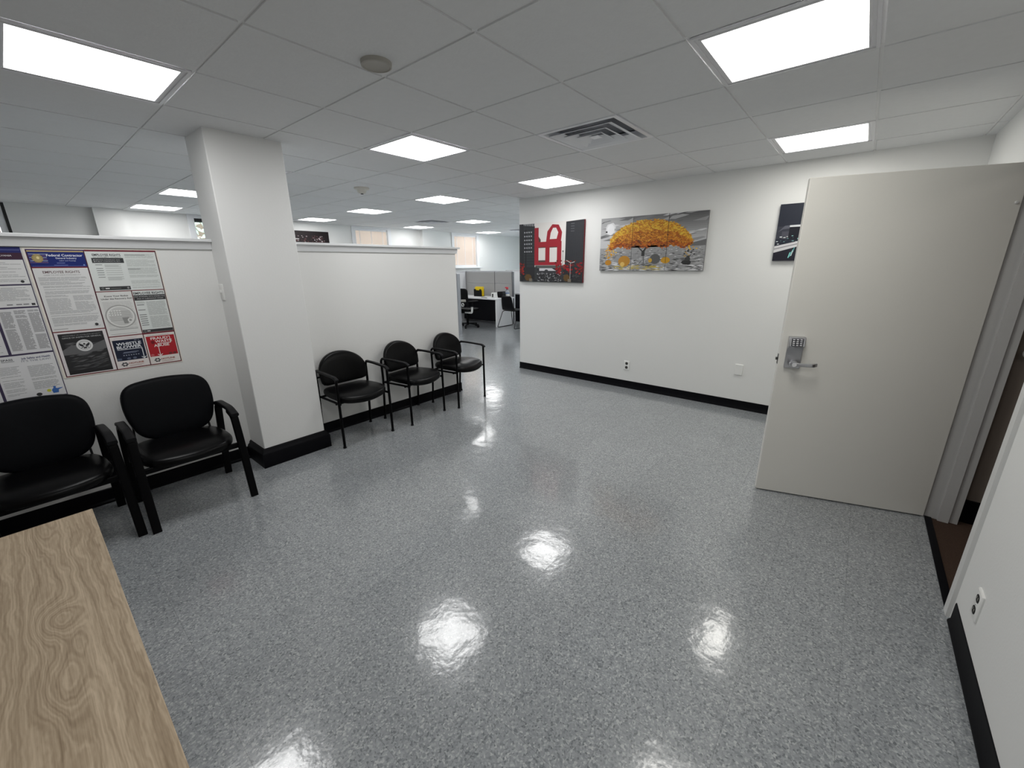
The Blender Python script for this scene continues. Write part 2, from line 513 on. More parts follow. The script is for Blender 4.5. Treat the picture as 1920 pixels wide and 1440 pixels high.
# ------------------------------------------------------------------ printed flat things
class Print:
    """flat coloured shapes printed on a sheet: (u right, v up) on a plane"""
    def __init__(self):
        self.items = []

    def poly(self, pts, col, lv=1):
        self.items.append((pts, col, lv))

    def rect(self, u0, v0, u1, v1, col, lv=1):
        self.poly([(u0, v0), (u1, v0), (u1, v1), (u0, v1)], col, lv)

    def ell(self, cu, cv, ru, rv, col, lv=1, n=28, a0=0, a1=360):
        pts = [(cu + ru * math.cos(math.radians(a0 + (a1 - a0) * i / n)), cv + rv * math.sin(math.radians(a0 + (a1 - a0) * i / n))) for i in range(n if a1 - a0 >= 360 else n + 1)]
        self.poly(pts, col, lv)

    def ring(self, cu, cv, r0, r1, col, lv=1, n=40):
        for i in range(n):
            a, b = 2 * PI * i / n, 2 * PI * (i + 1) / n
            self.poly([(cu + r0 * math.cos(a), cv + r0 * math.sin(a)), (cu + r1 * math.cos(a), cv + r1 * math.sin(a)), (cu + r1 * math.cos(b), cv + r1 * math.sin(b)), (cu + r0 * math.cos(b), cv + r0 * math.sin(b))], col, lv)

    def line(self, a, b, w, col, lv=1):
        d = Vector((b[0] - a[0], b[1] - a[1])); d.normalize(); n = Vector((-d.y, d.x)) * w / 2
        self.poly([(a[0] + n.x, a[1] + n.y), (a[0] - n.x, a[1] - n.y), (b[0] - n.x, b[1] - n.y), (b[0] + n.x, b[1] + n.y)], col, lv)

    def para(self, u0, v0, u1, v1, col, rnd, pitch=0.0062, h=0.0030, lv=4, ragged=0.15, gap=0.12):
        """a block of small print as thin bars"""
        v = v1 - pitch * 0.5
        while v - h > v0:
            if rnd.random() > gap:
                e = u1 - (u1 - u0) * (rnd.random() ** 2) * ragged * (3 if rnd.random() < 0.15 else 1)
                u = u0
                while u < e - 0.004:
                    w = min(rnd.uniform(0.012, 0.05), e - u)
                    self.rect(u, v - h, u + w, v, col, lv)
                    u += w + 0.0022
            v -= pitch

    def text(self, s, u0, u1, v, h, col, lv=2, bold=0.0, align='fit'):
        """lettering: baseline v, cap height h, from u0 to u1"""
        cu = bpy.data.curves.new('lettering', 'FONT')
        cu.body = s; cu.size = 1.0; cu.offset = bold; cu.fill_mode = 'FRONT'; cu.resolution_u = 3
        ob = bpy.data.objects.new('lettering', cu)
        COL.objects.link(ob)
        dg = bpy.context.evaluated_depsgraph_get(); dg.update()
        me = bpy.data.meshes.new_from_object(ob.evaluated_get(dg))
        xs = [q.co.x for q in me.vertices]; ys = [q.co.y for q in me.vertices]
        if xs:
            x0, x1 = min(xs), max(xs)
            sc = (u1 - u0) / (x1 - x0); sy = h / 0.72
            co = [(u0 + (q.co.x - x0) * sc, v + q.co.y * sy) for q in me.vertices]
            for f in me.polygons:
                self.items.append(([co[i] for i in f.vertices], col, lv))
        bpy.data.objects.remove(ob); bpy.data.curves.remove(cu); bpy.data.meshes.remove(me)

    def build(self, name, org, U, V, w, h, depth, face, edges=None, parent=None, clip=None, **kw):
        """sheet (0..w, 0..h) of a thickness with the printing on its front face; org is its lower left back corner"""
        org, U, V = Vector(org), Vector(U), Vector(V)
        Nn = U.cross(V)
        bm = bmesh.new()
        cl = bm.loops.layers.float_color.new('Col')

        def P(u, v, d): return org + U * u + V * v + Nn * d

        def F(vs, col):
            try: f = bm.faces.new(vs)
            except ValueError: return
            for l in f.loops: l[cl] = (*col, 1)
        e = edges or {}
        a = [bm.verts.new(P(u, v, d)) for d in (0, depth) for u, v in ((0, 0), (w, 0), (w, h), (0, h))]
        F([a[3], a[2], a[1], a[0]], face); F([a[4], a[5], a[6], a[7]], face)
        F([a[0], a[1], a[5], a[4]], e.get('bottom', face)); F([a[1], a[2], a[6], a[5]], e.get('right', face))
        F([a[2], a[3], a[7], a[6]], e.get('top', face)); F([a[3], a[0], a[4], a[7]], e.get('left', face))
        ox = clip or 0.0
        for k_, (pts, col, lv) in enumerate(self.items):
            q = [(min(max(u - ox, 0), w), min(max(v, 0), h)) for u, v in pts]
            us = [p[0] for p in q]; vs = [p[1] for p in q]
            if max(us) - min(us) < 1e-5 or max(vs) - min(vs) < 1e-5: continue
            F([bm.verts.new(P(u, v, depth + 0.00012 * lv + 0.0000025 * (k_ % 41))) for u, v in q], col)
        me = bpy.data.meshes.new(name)
        bm.normal_update()
        for f in bm.faces:
            if f.normal.dot(Nn) < -0.5 and (f.calc_center_median() - org).dot(Nn) > depth * 0.5: f.normal_flip()
        bm.to_mesh(me); bm.free()
        me.materials.append(M['print'])
        o = bpy.data.objects.new(name, me)
        COL.objects.link(o)
        if parent: o.parent = parent
        return tag(o, **kw)


# ================================================================== SETTING
def struct(name, bm, m, label, cat, bevel=0.0, parent=None, sharp=35):
    return obj(name, bm, m, parent=parent, bevel=bevel, label=label if not parent else None, cat=cat if not parent else None, kind='structure' if not parent else None, sharp=sharp)


# floor
struct('floor', BX(XL - 0.2, YR - 0.0, -0.1, XE + 0.2, YF + 0.2, 0.0), M['floor'], 'shiny speckled grey vinyl tile floor', 'floor')

# ceiling: suspended tiles in a 61 cm grid; light and vent cells are left open
LIGHTS = [(-1, 1), (2, 1), (2, -3), (5, 1), (5, -3), (5, 4), (1, 4), (5, 7), (5, 10), (9, 7), (9, 10), (13, 10), (1, 7), (1, 10), (-1, -3), (9, 4), (13, 7)]
VENTS = [(3, -1), (8, 8), (13, 8)]
bm = bmesh.new()
box(bm, XL - 0.2, YR - 0.2, CEIL + 0.16, XE + 0.2, YF + 0.2, CEIL + 0.2)
rec, gap = 0.007, 0.008
i0, i1 = math.floor(XL / G), math.ceil(XE / G)
j0, j1 = math.floor(YR / G), math.ceil(YF / G)
bmg = bmesh.new()
for i in range(i0, i1 + 1):
    box(bmg, i * G - 0.012, YR, CEIL + rec - 0.001, i * G + 0.012, YF, CEIL + rec + 0.004)
for j in range(j0, j1 + 1):
    for i in range(i0, i1):
        box(bmg, i * G + 0.012, j * G - 0.012, CEIL + rec, (i + 1) * G - 0.012, j * G + 0.012, CEIL + rec + 0.004)
for i in range(i0, i1):
    for j in range(j0, j1):
        if (i, j) in LIGHTS or (i, j) in VENTS: continue
        x0, x1 = max(i * G, XL - 0.1) + gap, min((i + 1) * G, XE + 0.1) - gap
        y0, y1 = max(j * G, YR - 0.1) + gap, min((j + 1) * G, YF + 0.1) - gap
        if x1 - x0 < 0.02 or y1 - y0 < 0.02: continue
        box(bm, x0, y0, CEIL, x1, y1, CEIL + rec + 0.003)
cl = struct('ceiling', bm, M['tile'], 'white suspended ceiling of square tiles', 'ceiling')
struct('ceiling_grid', bmg, M['grid'], None, None, parent=cl)

# right wall with the doorway
DX0, DX1, DZ = 1.665, 2.595, 2.03       # clear opening
bm = bmesh.new()
for a in ((XL, YR - 0.12, 0, DX0 - 0.02, YR, CEIL + 0.1), (DX1 + 0.02, YR - 0.12, 0, XA + 0.02, YR, CEIL + 0.1), (DX0 - 0.02, YR - 0.12, DZ + 0.02, DX1 + 0.02, YR, CEIL + 0.1)):
    box(bm, *a)
struct('wall_right', bm, M['wall'], 'white wall on the right around the open doorway', 'wall')
bm = bmesh.new()
cove = [(YR + 0.012, 0), (YR + 0.011, 0.008), (YR + 0.004, 0.018), (YR + 0.004, 0.094), (YR + 0.002, 0.1), (YR, 0.1), (YR, 0)]
prism(bm, cove, 'x', XL, DX0 - 0.082); prism(bm, cove, 'x', DX1 + 0.06, XA)
struct('baseboard_right', bm, M['base'], 'black rubber cove base along the right wall', 'baseboard')

# picture wall
struct('wall_back', BX(XA, YR - 0.12, 0, XA + 0.13, 1.935, CEIL + 0.1), M['wall'], 'white wall with the pictures on it', 'wall', bevel=0.004)
struct('wall_passage', BX(XA + 0.13, 1.80, 0, XE, 1.93, CEIL + 0.1), M['wall'], 'white wall behind the picture wall', 'wall')
bm = bmesh.new()
prism(bm, [(XA - 0.012, 0), (XA - 0.011, 0.01), (XA - 0.004, 0.02), (XA - 0.004, 0.092), (XA, 0.097), (XA, 0)], 'y', YR, 1.939)
box(bm, XA, 1.935, 0, XA + 0.13, 1.939, 0.097)
struct('baseboard_back', bm, M['base'], 'black rubber cove base under the pictures', 'baseboard')

# window wall with four openings
WIN = {1: (4.46, 5.39), 2: (7.45, 8.43), 3: (1.47, 2.45), 4: (-1.6, -0.62)}
WZ0, WZ1 = 1.50, 2.405
bm = bmesh.new()
box(bm, XL, YF, 0, XE, YF + 0.2, WZ0); box(bm, XL, YF, WZ1, XE, YF + 0.2, CEIL + 0.1)
xs = [XL] + sorted(v for w in WIN.values() for v in w) + [XE]
for a, b in zip(xs[0::2], xs[1::2]):
    box(bm, a, YF, WZ0, b, YF + 0.2, WZ1)
for a, b, d in ((0.27, 0.61, 0.10), (6.33, 6.78, 0.10)):
    box(bm, a, YF - d, 0, b, YF, CEIL + 0.1)
struct('wall_front', bm, M['wall'], 'white far wall with high windows and shallow pilasters', 'wall')
struct('wall_left', BX(XL - 0.15, YR - 0.12, 0, XL, YF + 0.2, CEIL + 0.1), M['wall'], 'white end wall beyond the left edge of the photo', 'wall')
bm = bmesh.new()
for a in ((XE, 1.8, 0, XE + 0.15, 2.3, CEIL + 0.1), (XE, 5.9, 0, XE + 0.15, YF + 0.2, CEIL + 0.1), (XE, 2.3, 0, XE + 0.15, 5.9, 0.9), (XE, 2.3, 2.3, XE + 0.15, 5.9, CEIL + 0.1)): box(bm, *a)
struct('wall_end', bm, M['wall'], 'white wall at the far end of the cubicle area', 'wall')

WLAB = {1: 'window with peach backlit blinds above the middle of the low wall', 2: 'window with peach backlit blinds above the cubicles', 3: 'window showing green trees beside the column', 4: 'window at the left edge with grey blinds'}
rnd = random.Random(5)
for k, (a, b) in WIN.items():
    w = thing('window_%d' % k, WLAB[k], 'window', (a, YF, WZ0), kind='structure')
    W, H = b - a, WZ1 - WZ0
    bm = bmesh.new()
    t = 0.045
    box(bm, -0.05, -0.018, -0.03, t, 0.10, H + 0.012); box(bm, W - t, -0.018, -0.03, W + 0.05, 0.10, H + 0.012)
    box(bm, t, -0.018, H - t, W - t, 0.10, H + 0.012); box(bm, t, 0.02, -0.03, W - t, 0.10, t)
    obj('window_frame', bm, M['winframe'], w, bevel=0.003)
    obj('window_sill', BX(-0.07, -0.10, -0.045, W + 0.07, 0.02, -0.015), M['winframe'], w, bevel=0.006)
    obj('pane', BX(t, 0.07, t, W - t, 0.075, H - t), M['glass'], w)
    if k == 3:
        obj('shade_cassette', BX(t, -0.012, H - 0.105, W - t, 0.05, H - 0.02), M['black_shade'], w, bevel=0.003)
        obj('mullion', BX(t, 0.05, 0.20, W - t, 0.085, 0.235), M['winframe'], w, bevel=0.003)
    else:
        bm = bmesh.new()
        z = H - t - 0.04
        while z > t:
            v = [bm.verts.new(p) for p in ((t + 0.004, 0.030, z + 0.012), (W - t - 0.004, 0.030, z + 0.012), (W - t - 0.004, 0.044, z - 0.012), (t + 0.004, 0.044, z - 0.012))]
            bm.faces.new(v); z -= 0.0215
        bl = obj('blind', bm, M['blind'], w)
        bmh = BX(t + 0.002, 0.016, H - t - 0.038, W - t - 0.002, 0.056, H - t - 0.002)
        obj('head_rail', bmh, M['winframe'], w, bevel=0.003)
        bmc = bmesh.new()
        for f in (0.18, 0.5, 0.82):
            box(bmc, W * f - 0.006, 0.026, t, W * f + 0.006, 0.028, H - t - 0.03)
        obj('ladder_tape', bmc, M['winframe'], w)
    if k == 4:
        obj('window_edge', BX(W + 0.02, -0.03, -0.03, W + 0.05, -0.018, H), M['black_shade'], w)

w = thing('window_5', 'wide clear window added unseen in the end wall for more daylight', 'window', (XE, 2.3, 0.9), kind='structure')  # added out of view to let more daylight into the cubicle area
bm = bmesh.new()
for a in ((0, 0, 0, 0.1, 0.05, 1.4), (0, 3.55, 0, 0.1, 3.6, 1.4), (0, 0.05, 0, 0.1, 3.55, 0.05), (0, 0.05, 1.35, 0.1, 3.55, 1.4), (0.02, 1.77, 0.05, 0.08, 1.83, 1.35)): box(bm, *a)
obj('window_frame', bm, M['winframe'], w)
obj('pane', BX(0.05, 0.05, 0.05, 0.055, 3.55, 1.35), M['glass'], w)

# trees and ground outside the window
struct('ground', BX(-8, YF + 0.2, -0.4, 16, 24, -0.3), M['grass'], 'grey pavement outside the windows', 'ground')
t = thing('leafy_tree', 'leafy green tree outside the window beside the column', 'tree', (2.7, 11.2, -0.3))
bm = bmesh.new()
for p in range(1100):
    th, ph, r = rnd.uniform(0, 2 * PI), math.acos(rnd.uniform(-1, 1)), rnd.uniform(0.35, 1) ** 0.5
    c = Vector((1.9 * r * math.sin(ph) * math.cos(th), 1.3 * r * math.sin(ph) * math.sin(th), 3.1 + 1.7 * r * math.cos(ph)))
    s = rnd.uniform(0.06, 0.13)
    d1 = Vector((rnd.gauss(0, 1), rnd.gauss(0, 1), rnd.gauss(0, 0.6))).normalized(); d2 = d1.orthogonal().normalized()
    bm.faces.new([bm.verts.new(c + d1 * s), bm.verts.new(c + d2 * s * 0.5), bm.verts.new(c - d1 * s), bm.verts.new(c - d2 * s * 0.5)])
obj('foliage', bm, M['leaf'], t)
bm = bmesh.new()
tube(bm, [(0, 0, 0), (0.05, 0, 1.2), (-0.02, 0.05, 3.4)], 0.13, n=10, up=(0, 1, 0))
obj('trunk', bm, M['bark'], t)

# low partition wall with its ledge (two stretches, either side of the column)
CX0, CX1, CY0, CY1 = 0.247, 0.738, 1.4975, 1.88
PE = 2.665
bm = bmesh.new()
box(bm, XL, YW, 0, CX0, YW + 0.12, 1.70); box(bm, CX1, YW, 0, PE, YW + 0.12, 1.70)
struct('wall_partition', bm, M['wall'], 'low white partition wall behind the waiting chairs', 'wall')
bm = bmesh.new()
crown = [(YW, 1.672), (YW - 0.012, 1.672), (YW - 0.016, 1.690), (YW - 0.026, 1.712), (YW - 0.026, 1.724), (YW, 1.724)]
cap = [(YW - 0.045, 1.724), (YW - 0.045, 1.741), (YW - 0.041, 1.744), (YW + 0.165, 1.744), (YW + 0.165, 1.724)]
for a, b in ((XL, CX0), (CX1, PE)):
    e = 0.028 if b == PE else 0
    prism(bm, cap, 'x', a, b + e + (0.012 if e else 0))
    prism(bm, crown, 'x', a, b + (0.016 if e else 0))
    if e: box(bm, b, YW, 1.672, b + 0.016, YW + 0.12, 1.724)
struct('trim_1', bm, M['cap'], 'white moulded ledge on top of the partition wall', 'ledge', bevel=0.002)
bm = bmesh.new()
cv = [(YW - 0.016, 0), (YW - 0.015, 0.012), (YW - 0.006, 0.022), (YW - 0.006, 0.098), (YW, 0.104), (YW, 0)]
prism(bm, cv, 'x', XL, CX0 - 0.03); prism(bm, cv, 'x', CX1 + 0.03, PE + 0.006)
box(bm, PE, YW - 0.006, 0, PE + 0.006, YW + 0.12, 0.1)
struct('baseboard_partition', bm, M['base'], 'black base along the foot of the partition wall', 'baseboard')

# column
struct('column', BX(CX0, CY0, 0, CX1, CY1, CEIL + 0.05), M['column'], 'square white column between the two groups of chairs', 'column', bevel=0.006)
bm = bmesh.new()
o_ = 0.026
prof = [(0.030, 0.0), (0.030, 0.112), (0.022, 0.124), (0.014, 0.130), (0.012, 0.142), (0.004, 0.152), (0.0, 0.155)]


def ring_at(d): return [(CX0 - d, YW - 0.001), (CX0 - d, CY0 - d), (CX1 + d, CY0 - d), (CX1 + d, YW - 0.001)]


rings = [[bm.verts.new((x, y, z)) for x, y in ring_at(d)] for d, z in prof]
for a, b in zip(rings, rings[1:]):
    for i in range(3): bm.faces.new((a[i], a[i + 1], b[i + 1], b[i]))
struct('baseboard_column', bm, M['base'], 'tall black moulded base around the foot of the column', 'baseboard', sharp=50)

# door frame, corridor beyond
bm = bmesh.new()
FW = 0.055


def jamb(bm, xin, sgn):
    # sgn +1: opening lies towards +x from this jamb's face
    s = -sgn
    pts = [(xin, YR - 0.135), (xin, YR - 0.052), (xin + sgn * 0.016, YR - 0.052 + 0.0), (xin + sgn * 0.016, YR - 0.095), (xin, YR - 0.095)]
    pts = [(xin, YR + 0.014), (xin + s * FW, YR + 0.014), (xin + s * FW, YR), (xin + s * 0.012, YR), (xin + s * 0.012, YR - 0.12), (xin + s * FW, YR - 0.12), (xin + s * FW, YR - 0.134), (xin, YR - 0.134),
           (xin, YR - 0.094), (xin + sgn * 0.016, YR - 0.094), (xin + sgn * 0.016, YR - 0.046), (xin, YR - 0.046)]
    prism(bm, pts, 'z', 0, DZ + FW)


jamb(bm, DX0, 1)
fr = struct('trim_2', bm, M['frame_white'], 'white painted door frame around the open doorway', 'door frame')
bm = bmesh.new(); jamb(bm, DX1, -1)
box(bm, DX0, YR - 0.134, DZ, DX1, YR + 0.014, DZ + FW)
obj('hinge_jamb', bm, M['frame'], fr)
obj('strike_plate', BX(DX0 - 0.0005, YR - 0.040, 0.93, DX0 + 0.0015, YR - 0.012, 1.05), M['darksteel'], fr)
tag(obj('threshold', BX(DX0, YR - 0.022, 0.0, DX1, YR + 0.012, 0.006), M['base'], bevel=0.002), 'black threshold strip on the floor of the doorway', 'threshold', kind='structure')
struct('corridor_floor', BX(-1.5, -5.0, -0.1, 3.2, YR, -0.001), M['corr_floor'], 'brown carpet in the corridor beyond the door', 'floor')
cwx = 2.66
struct('wall_corridor_end', BX(cwx, -5.0, 0, cwx + 0.1, YR - 0.12, 2.5), M['corr_wall'], 'dark brown corridor wall seen through the doorway', 'wall')
bm = BX(cwx - 0.01, -5.0, 0, cwx, YR - 0.12, 0.15)
struct('baseboard_corridor', bm, M['base'], 'black base along the dark corridor wall', 'baseboard', bevel=0.002)
bm = bmesh.new(); box(bm, -1.5, -5.1, 0, 3.2, -5.0, 2.5); box(bm, -1.6, -5.0, 0, -1.5, YR - 0.12, 2.5)
struct('wall_corridor', bm, M['corr_wall'], 'dark brown far wall of the corridor', 'wall')
struct('ceiling_corridor', BX(-1.6, -5.1, 2.45, 3.2, YR - 0.12, 2.5), M['tile'], 'ceiling of the dark corridor', 'ceiling')
bm = bmesh.new()
tor = [(cwx - 0.012, -2.70 + 0.026 * math.cos(a), 1.06 + 0.026 * math.sin(a)) for a in [2 * PI * i / 24 for i in range(25)]]
sweep(bm, tor, circ(0.006, 8), up=(1, 0, 0))
tag(obj('ring_fitting', bm, M['white_plastic']), 'pale ring fitting on the dark corridor wall', 'wall fitting')

# open door leaf (hinged at the far jamb, standing into the room)
HP = Vector((2.577, -2.485)); FP = Vector((2.302, -1.611))
dv = (FP - HP); ang = math.atan2(dv.y, dv.x)
door = obj('door_1', BX(0, -0.044, 0.008, 0.92, 0, 2.005), M['door'], loc=(HP.x, HP.y, 0), bevel=0.003, label='plain grey-white door standing open with a keypad lock', cat='door', kind='structure')
door.rotation_euler = (0, 0, ang)
# local frame: +x to the free edge, +y is the side facing the camera
lk = obj('lock_body', prism(bmesh.new(), [(0, 0.892), (0.014, 0.892), (0.015, 1.01), (0.024, 1.028), (0.046, 1.036), (0.040, 1.090), (0.034, 1.096), (0, 1.096)], 'x', 0.800, 0.886), M['steel'], door, bevel=0.003)
# tilted keypad face
ky0, kz0, ky1, kz1 = 0.046, 1.036, 0.040, 1.090
bm = bmesh.new()
kd = Vector((0, ky1 - ky0, kz1 - kz0)); kn = Vector((0, kd.z, -kd.y)).normalized(); kd.normalize()


def kpt(x, s, d): return Vector((x, ky0, kz0)) + kd * s + kn * d


def kbox(bm, x0, s0, x1, s1, d0, d1):
    v = [bm.verts.new(kpt(x, s, d)) for d in (d0, d1) for x, s in ((x0, s0), (x1, s0), (x1, s1), (x0, s1))]
    for f in ((3, 2, 1, 0), (4, 5, 6, 7), (0, 1, 5, 4), (1, 2, 6, 5), (2, 3, 7, 6), (3, 0, 4, 7)): bm.faces.new([v[i] for i in f])


kbox(bm, 0.812, 0.003, 0.874, 0.051, -0.001, 0.0012)
obj('keypad', bm, M['key_pad'], lk)
for r in range(4):
    for c in range(3):
        bm = bmesh.new()
        x = 0.8165 + c * 0.0195; s = 0.0062 + r * 0.0115
        kbox(bm, x, s, x + 0.014, s + 0.0068, 0.001, 0.0035)
        obj('key', bm, M['key'], lk, bevel=0.001)
bm = bmesh.new()
lathe(bm, [(0.0, 0.030), (0.020, 0.030), (0.023, 0.026), (0.024, 0.0), (0.0, 0.0)], 24)
bmesh.ops.transform(bm, matrix=Matrix.Translation((0.843, 0.014, 0.925)) @ Matrix.Rotation(-PI / 2, 4, 'X'), verts=bm.verts)
sweep(bm, fillet([(0.843, 0.050, 0.925), (0.79, 0.056, 0.925), (0.742, 0.056, 0.925), (0.722, 0.038, 0.927)], 0.012), rrect(0.012, 0.022, 0.004), up=(0, 0, 1))
bmt = bmesh.new(); lathe(bmt, [(0, 0.024), (0.013, 0.024), (0.013, 0.0), (0, 0)], 20)
bmesh.ops.transform(bmt, matrix=Matrix.Translation((0.843, 0.040, 0.925)) @ Matrix.Rotation(-PI / 2, 4, 'X'), verts=bmt.verts)
obj('lever', bm, M['steel'], lk)
obj('lock_cylinder', bmt, M['key'], lk)
bm = bmesh.new(); box(bm, 0.9195, -0.036, 0.910, 0.9215, -0.008, 0.975); box(bm, 0.9215, -0.030, 0.935, 0.932, -0.014, 0.952)
obj('latch', bm, M['darksteel'], door, bevel=0.001)
for z in (0.25, 1.02, 1.80):
    bm = bmesh.new(); lathe(bm, [(0, z - 0.05), (0.007, z - 0.05), (0.007, z + 0.05), (0, z + 0.05)], 12, cx=-0.006, cy=-0.048)
    obj('hinge', bm, M['steel'], door)
bm = bmesh.new()
lathe(bm, [(0, 0.008), (0.006, 0.007), (0.008, 0.0), (0, 0)], 14)
bmesh.ops.transform(bm, matrix=Matrix.Translation((0.02, 0, 1.82)) @ Matrix.Rotation(-PI / 2, 4, 'X'), verts=bm.verts)
obj('bumper', bm, M['frame_white'], door)

# ================================================================== CEILING FITTINGS
LLAB = {
    (-1, 1): ('large bright ceiling light panel cut by the left edge, left of the column', 'c'),
    (2, 1): ('square ceiling light panel just right of the column top', 'c'),
    (2, -3): ('large ceiling light panel cut by the top edge, nearest the door', 'w'),
    (5, 1): ('ceiling light panel above the left end of the picture wall', 'c'),
    (5, -3): ('ceiling light panel directly above the open door near the picture wall', 'w'),
    (5, 4): ('ceiling light panel in the row behind the round smoke detector', 'c'),
    (1, 4): ('ceiling light panel almost hidden behind the right side of the column', 'c'),
    (5, 7): ('ceiling light panel above the low wall, between the dark picture and the left peach window', 'c'),
    (5, 10): ('ceiling light panel straight above the dark picture, right of the column', 'c'),
    (9, 7): ('ceiling light panel just right of the distant small vent', 'c'),
    (9, 10): ('small ceiling light panel above the gap between the two peach windows', 'c'),
    (13, 10): ('smallest and farthest ceiling light panel, at the top right of the right-hand peach window', 'c'),
    (1, 7): ('ceiling light panel touching the left side of the column', 'c'),
    (1, 10): ('ceiling light panel left of the column, closest to the window wall', 'c'),
    (-1, -3): ('ceiling light panel above the camera, outside the photo', 'c'),
    (9, 4): ('ceiling light panel hidden by the end of the picture wall, above the passage', 'c'),
    (13, 7): ('ceiling light panel hidden by the picture wall, at the far end', 'c'),
}


def make_light(kind, i, j):
    t = thing('ceiling_light', LLAB[(i, j)][0], 'ceiling light', ((i + 0.5) * G, (j + 0.5) * G, CEIL), group='square ceiling light panels')
    h = G / 2 - 0.006; b = 0.036
    bm = bmesh.new()
    # stepped frame: outer flange and inner lip
    steps = [(h, 0.003), (h, -0.004), (h - 0.012, -0.004), (h - 0.014, 0.001), (h - 0.026, 0.001), (h - 0.028, -0.003), (h - b, -0.003), (h - b - 0.002, 0.004)]
    rings = [[bm.verts.new((sx * d, sy * d, z)) for sx, sy in ((-1, -1), (1, -1), (1, 1), (-1, 1))] for d, z in steps]
    for a, c in zip(rings, rings[1:]):
        for q in range(4): bm.faces.new((a[q], a[(q + 1) % 4], c[(q + 1) % 4], c[q]))
    obj('light_frame', bm, M['lightframe'], t)
    obj('housing', BX(-h, -h, 0.006, h, h, 0.09), M['lightframe'], t)
    d = h - b
    bm = bmesh.new()
    bm.faces.new([bm.verts.new(p) for p in ((-d, -d, 0.002), (-d, d, 0.002), (d, d, 0.002), (d, -d, 0.002))])
    obj('light_diffuser', bm, M['lamp_warm'] if kind == 'w' else M['lamp_cool'], t)
    return t


proto = {}
for ij in LIGHTS:
    k = LLAB[ij][1]
    if k in proto:
        dup(proto[k], LLAB[ij][0], ((ij[0] + 0.5) * G, (ij[1] + 0.5) * G, CEIL))
    else:
        proto[k] = make_light(k, *ij)

VLAB = {(3, -1): 'large square louvred air vent in the ceiling before the picture wall', (8, 8): 'small-looking distant air vent in the ceiling above the cubicles', (13, 8): 'distant air vent at the far end, half hidden by the picture wall'}
v0 = None
for ij in VENTS:
    loc = ((ij[0] + 0.5) * G, (ij[1] + 0.5) * G, CEIL)
    if v0:
        dup(v0, VLAB[ij], loc); continue
    v0 = thing('air_vent', VLAB[ij], 'air vent', loc, group='square ceiling air vents')
    h = G / 2 - 0.004

    def sq(bm, steps):
        rings = [[bm.verts.new((sx * d, sy * d, z)) for sx, sy in ((-1, -1), (1, -1), (1, 1), (-1, 1))] for d, z in steps]
        for a, c in zip(rings, rings[1:]):
            for q in range(4): bm.faces.new((a[q], a[(q + 1) % 4], c[(q + 1) % 4], c[q]))
        return bm
    obj('vent_frame', sq(bmesh.new(), [(h, 0.006), (h, -0.003), (h - 0.03, -0.003), (h - 0.034, 0.002), (h - 0.045, 0.05)]), M['vent'], v0)
    for k, (d, w) in enumerate(((0.238, 0.066), (0.165, 0.060), (0.098, 0.050))):
        obj('louvre', sq(bmesh.new(), [(d, -0.012 - k * 0.002), (d - 0.004, -0.015 - k * 0.002), (d - w, 0.012), (d - w + 0.003, 0.015), (d, -0.010 - k * 0.002)]), M['vent'], v0)
    obj('centre_plate', BX(-0.034, -0.034, -0.012, 0.034, 0.034, -0.006), M['vent'], v0, bevel=0.002)
    obj('vent_throat', BX(-h + 0.04, -h + 0.04, 0.06, h - 0.04, h - 0.04, 0.10), M['vent_dark'], v0)

t = thing('ceiling_speaker', 'round grey grille disc in the ceiling near the top of the photo', 'ceiling speaker', (0.50, -0.102, CEIL))
bm = bmesh.new(); lathe(bm, [(0, -0.010), (0.040, -0.012), (0.058, -0.014)], 36)
obj('grille', bm, M['grey_plastic'], t)
bm = bmesh.new(); lathe(bm, [(0.058, -0.014), (0.060, -0.018), (0.066, -0.016), (0.068, 0.0)], 36)
obj('rim', bm, M['grey_plastic'], t)
t = thing('smoke_detector', 'round cream smoke detector hanging from the ceiling right of the column', 'smoke detector', (2.10, 2.71, CEIL))
bm = bmesh.new(); lathe(bm, [(0.085, 0), (0.085, -0.014), (0.078, -0.020), (0.050, -0.024), (0.045, -0.026)], 36)
obj('detector_base', bm, M['cream_plastic'], t)
bm = bmesh.new(); lathe(bm, [(0.058, -0.022), (0.050, -0.045), (0.036, -0.060), (0.022, -0.064), (0, -0.064)], 32)
obj('detector_head', bm, M['cream_plastic'], t)
bm = bmesh.new(); lathe(bm, [(0.016, -0.062), (0.015, -0.070), (0, -0.071)], 20)
obj('sensor', bm, M['blackplastic'], t)

t = thing('added_corridor_lamp', 'unseen light panel added to brighten the corridor', 'ceiling light', (1.6, -3.8, 2.45))  # lamp added out of view to lift the dark corridor
obj('light_frame', BX(-0.3, -0.3, -0.012, 0.3, 0.3, -0.002), M['lightframe'], t)
bm = bmesh.new(); bm.faces.new([bm.verts.new(p) for p in ((-0.27, -0.27, -0.013), (-0.27, 0.27, -0.013), (0.27, 0.27, -0.013), (0.27, -0.27, -0.013))])
obj('light_diffuser', bm, M['lamp_added'], t)

# ================================================================== WALL FITTINGS
def plate(name, w, h, d, m, parent):
    bm = bmesh.new()
    o = rrect(w, h, 0.004); o2 = rrect(w - 0.008, h - 0.008, 0.003)
    A = [bm.verts.new((x, 0, z)) for x, z in o]; B = [bm.verts.new((x, -d * 0.6, z)) for x, z in o]; Cc = [bm.verts.new((x, -d, z)) for x, z in o2]
    n = len(o)
    for r0, r1 in ((A, B), (B, Cc)):
        for i in range(n): bm.faces.new((r0[i], r0[(i + 1) % n], r1[(i + 1) % n], r1[i]))
    bm.faces.new(Cc); bm.faces.new(A[::-1])
    return obj(name, bm, m, parent)


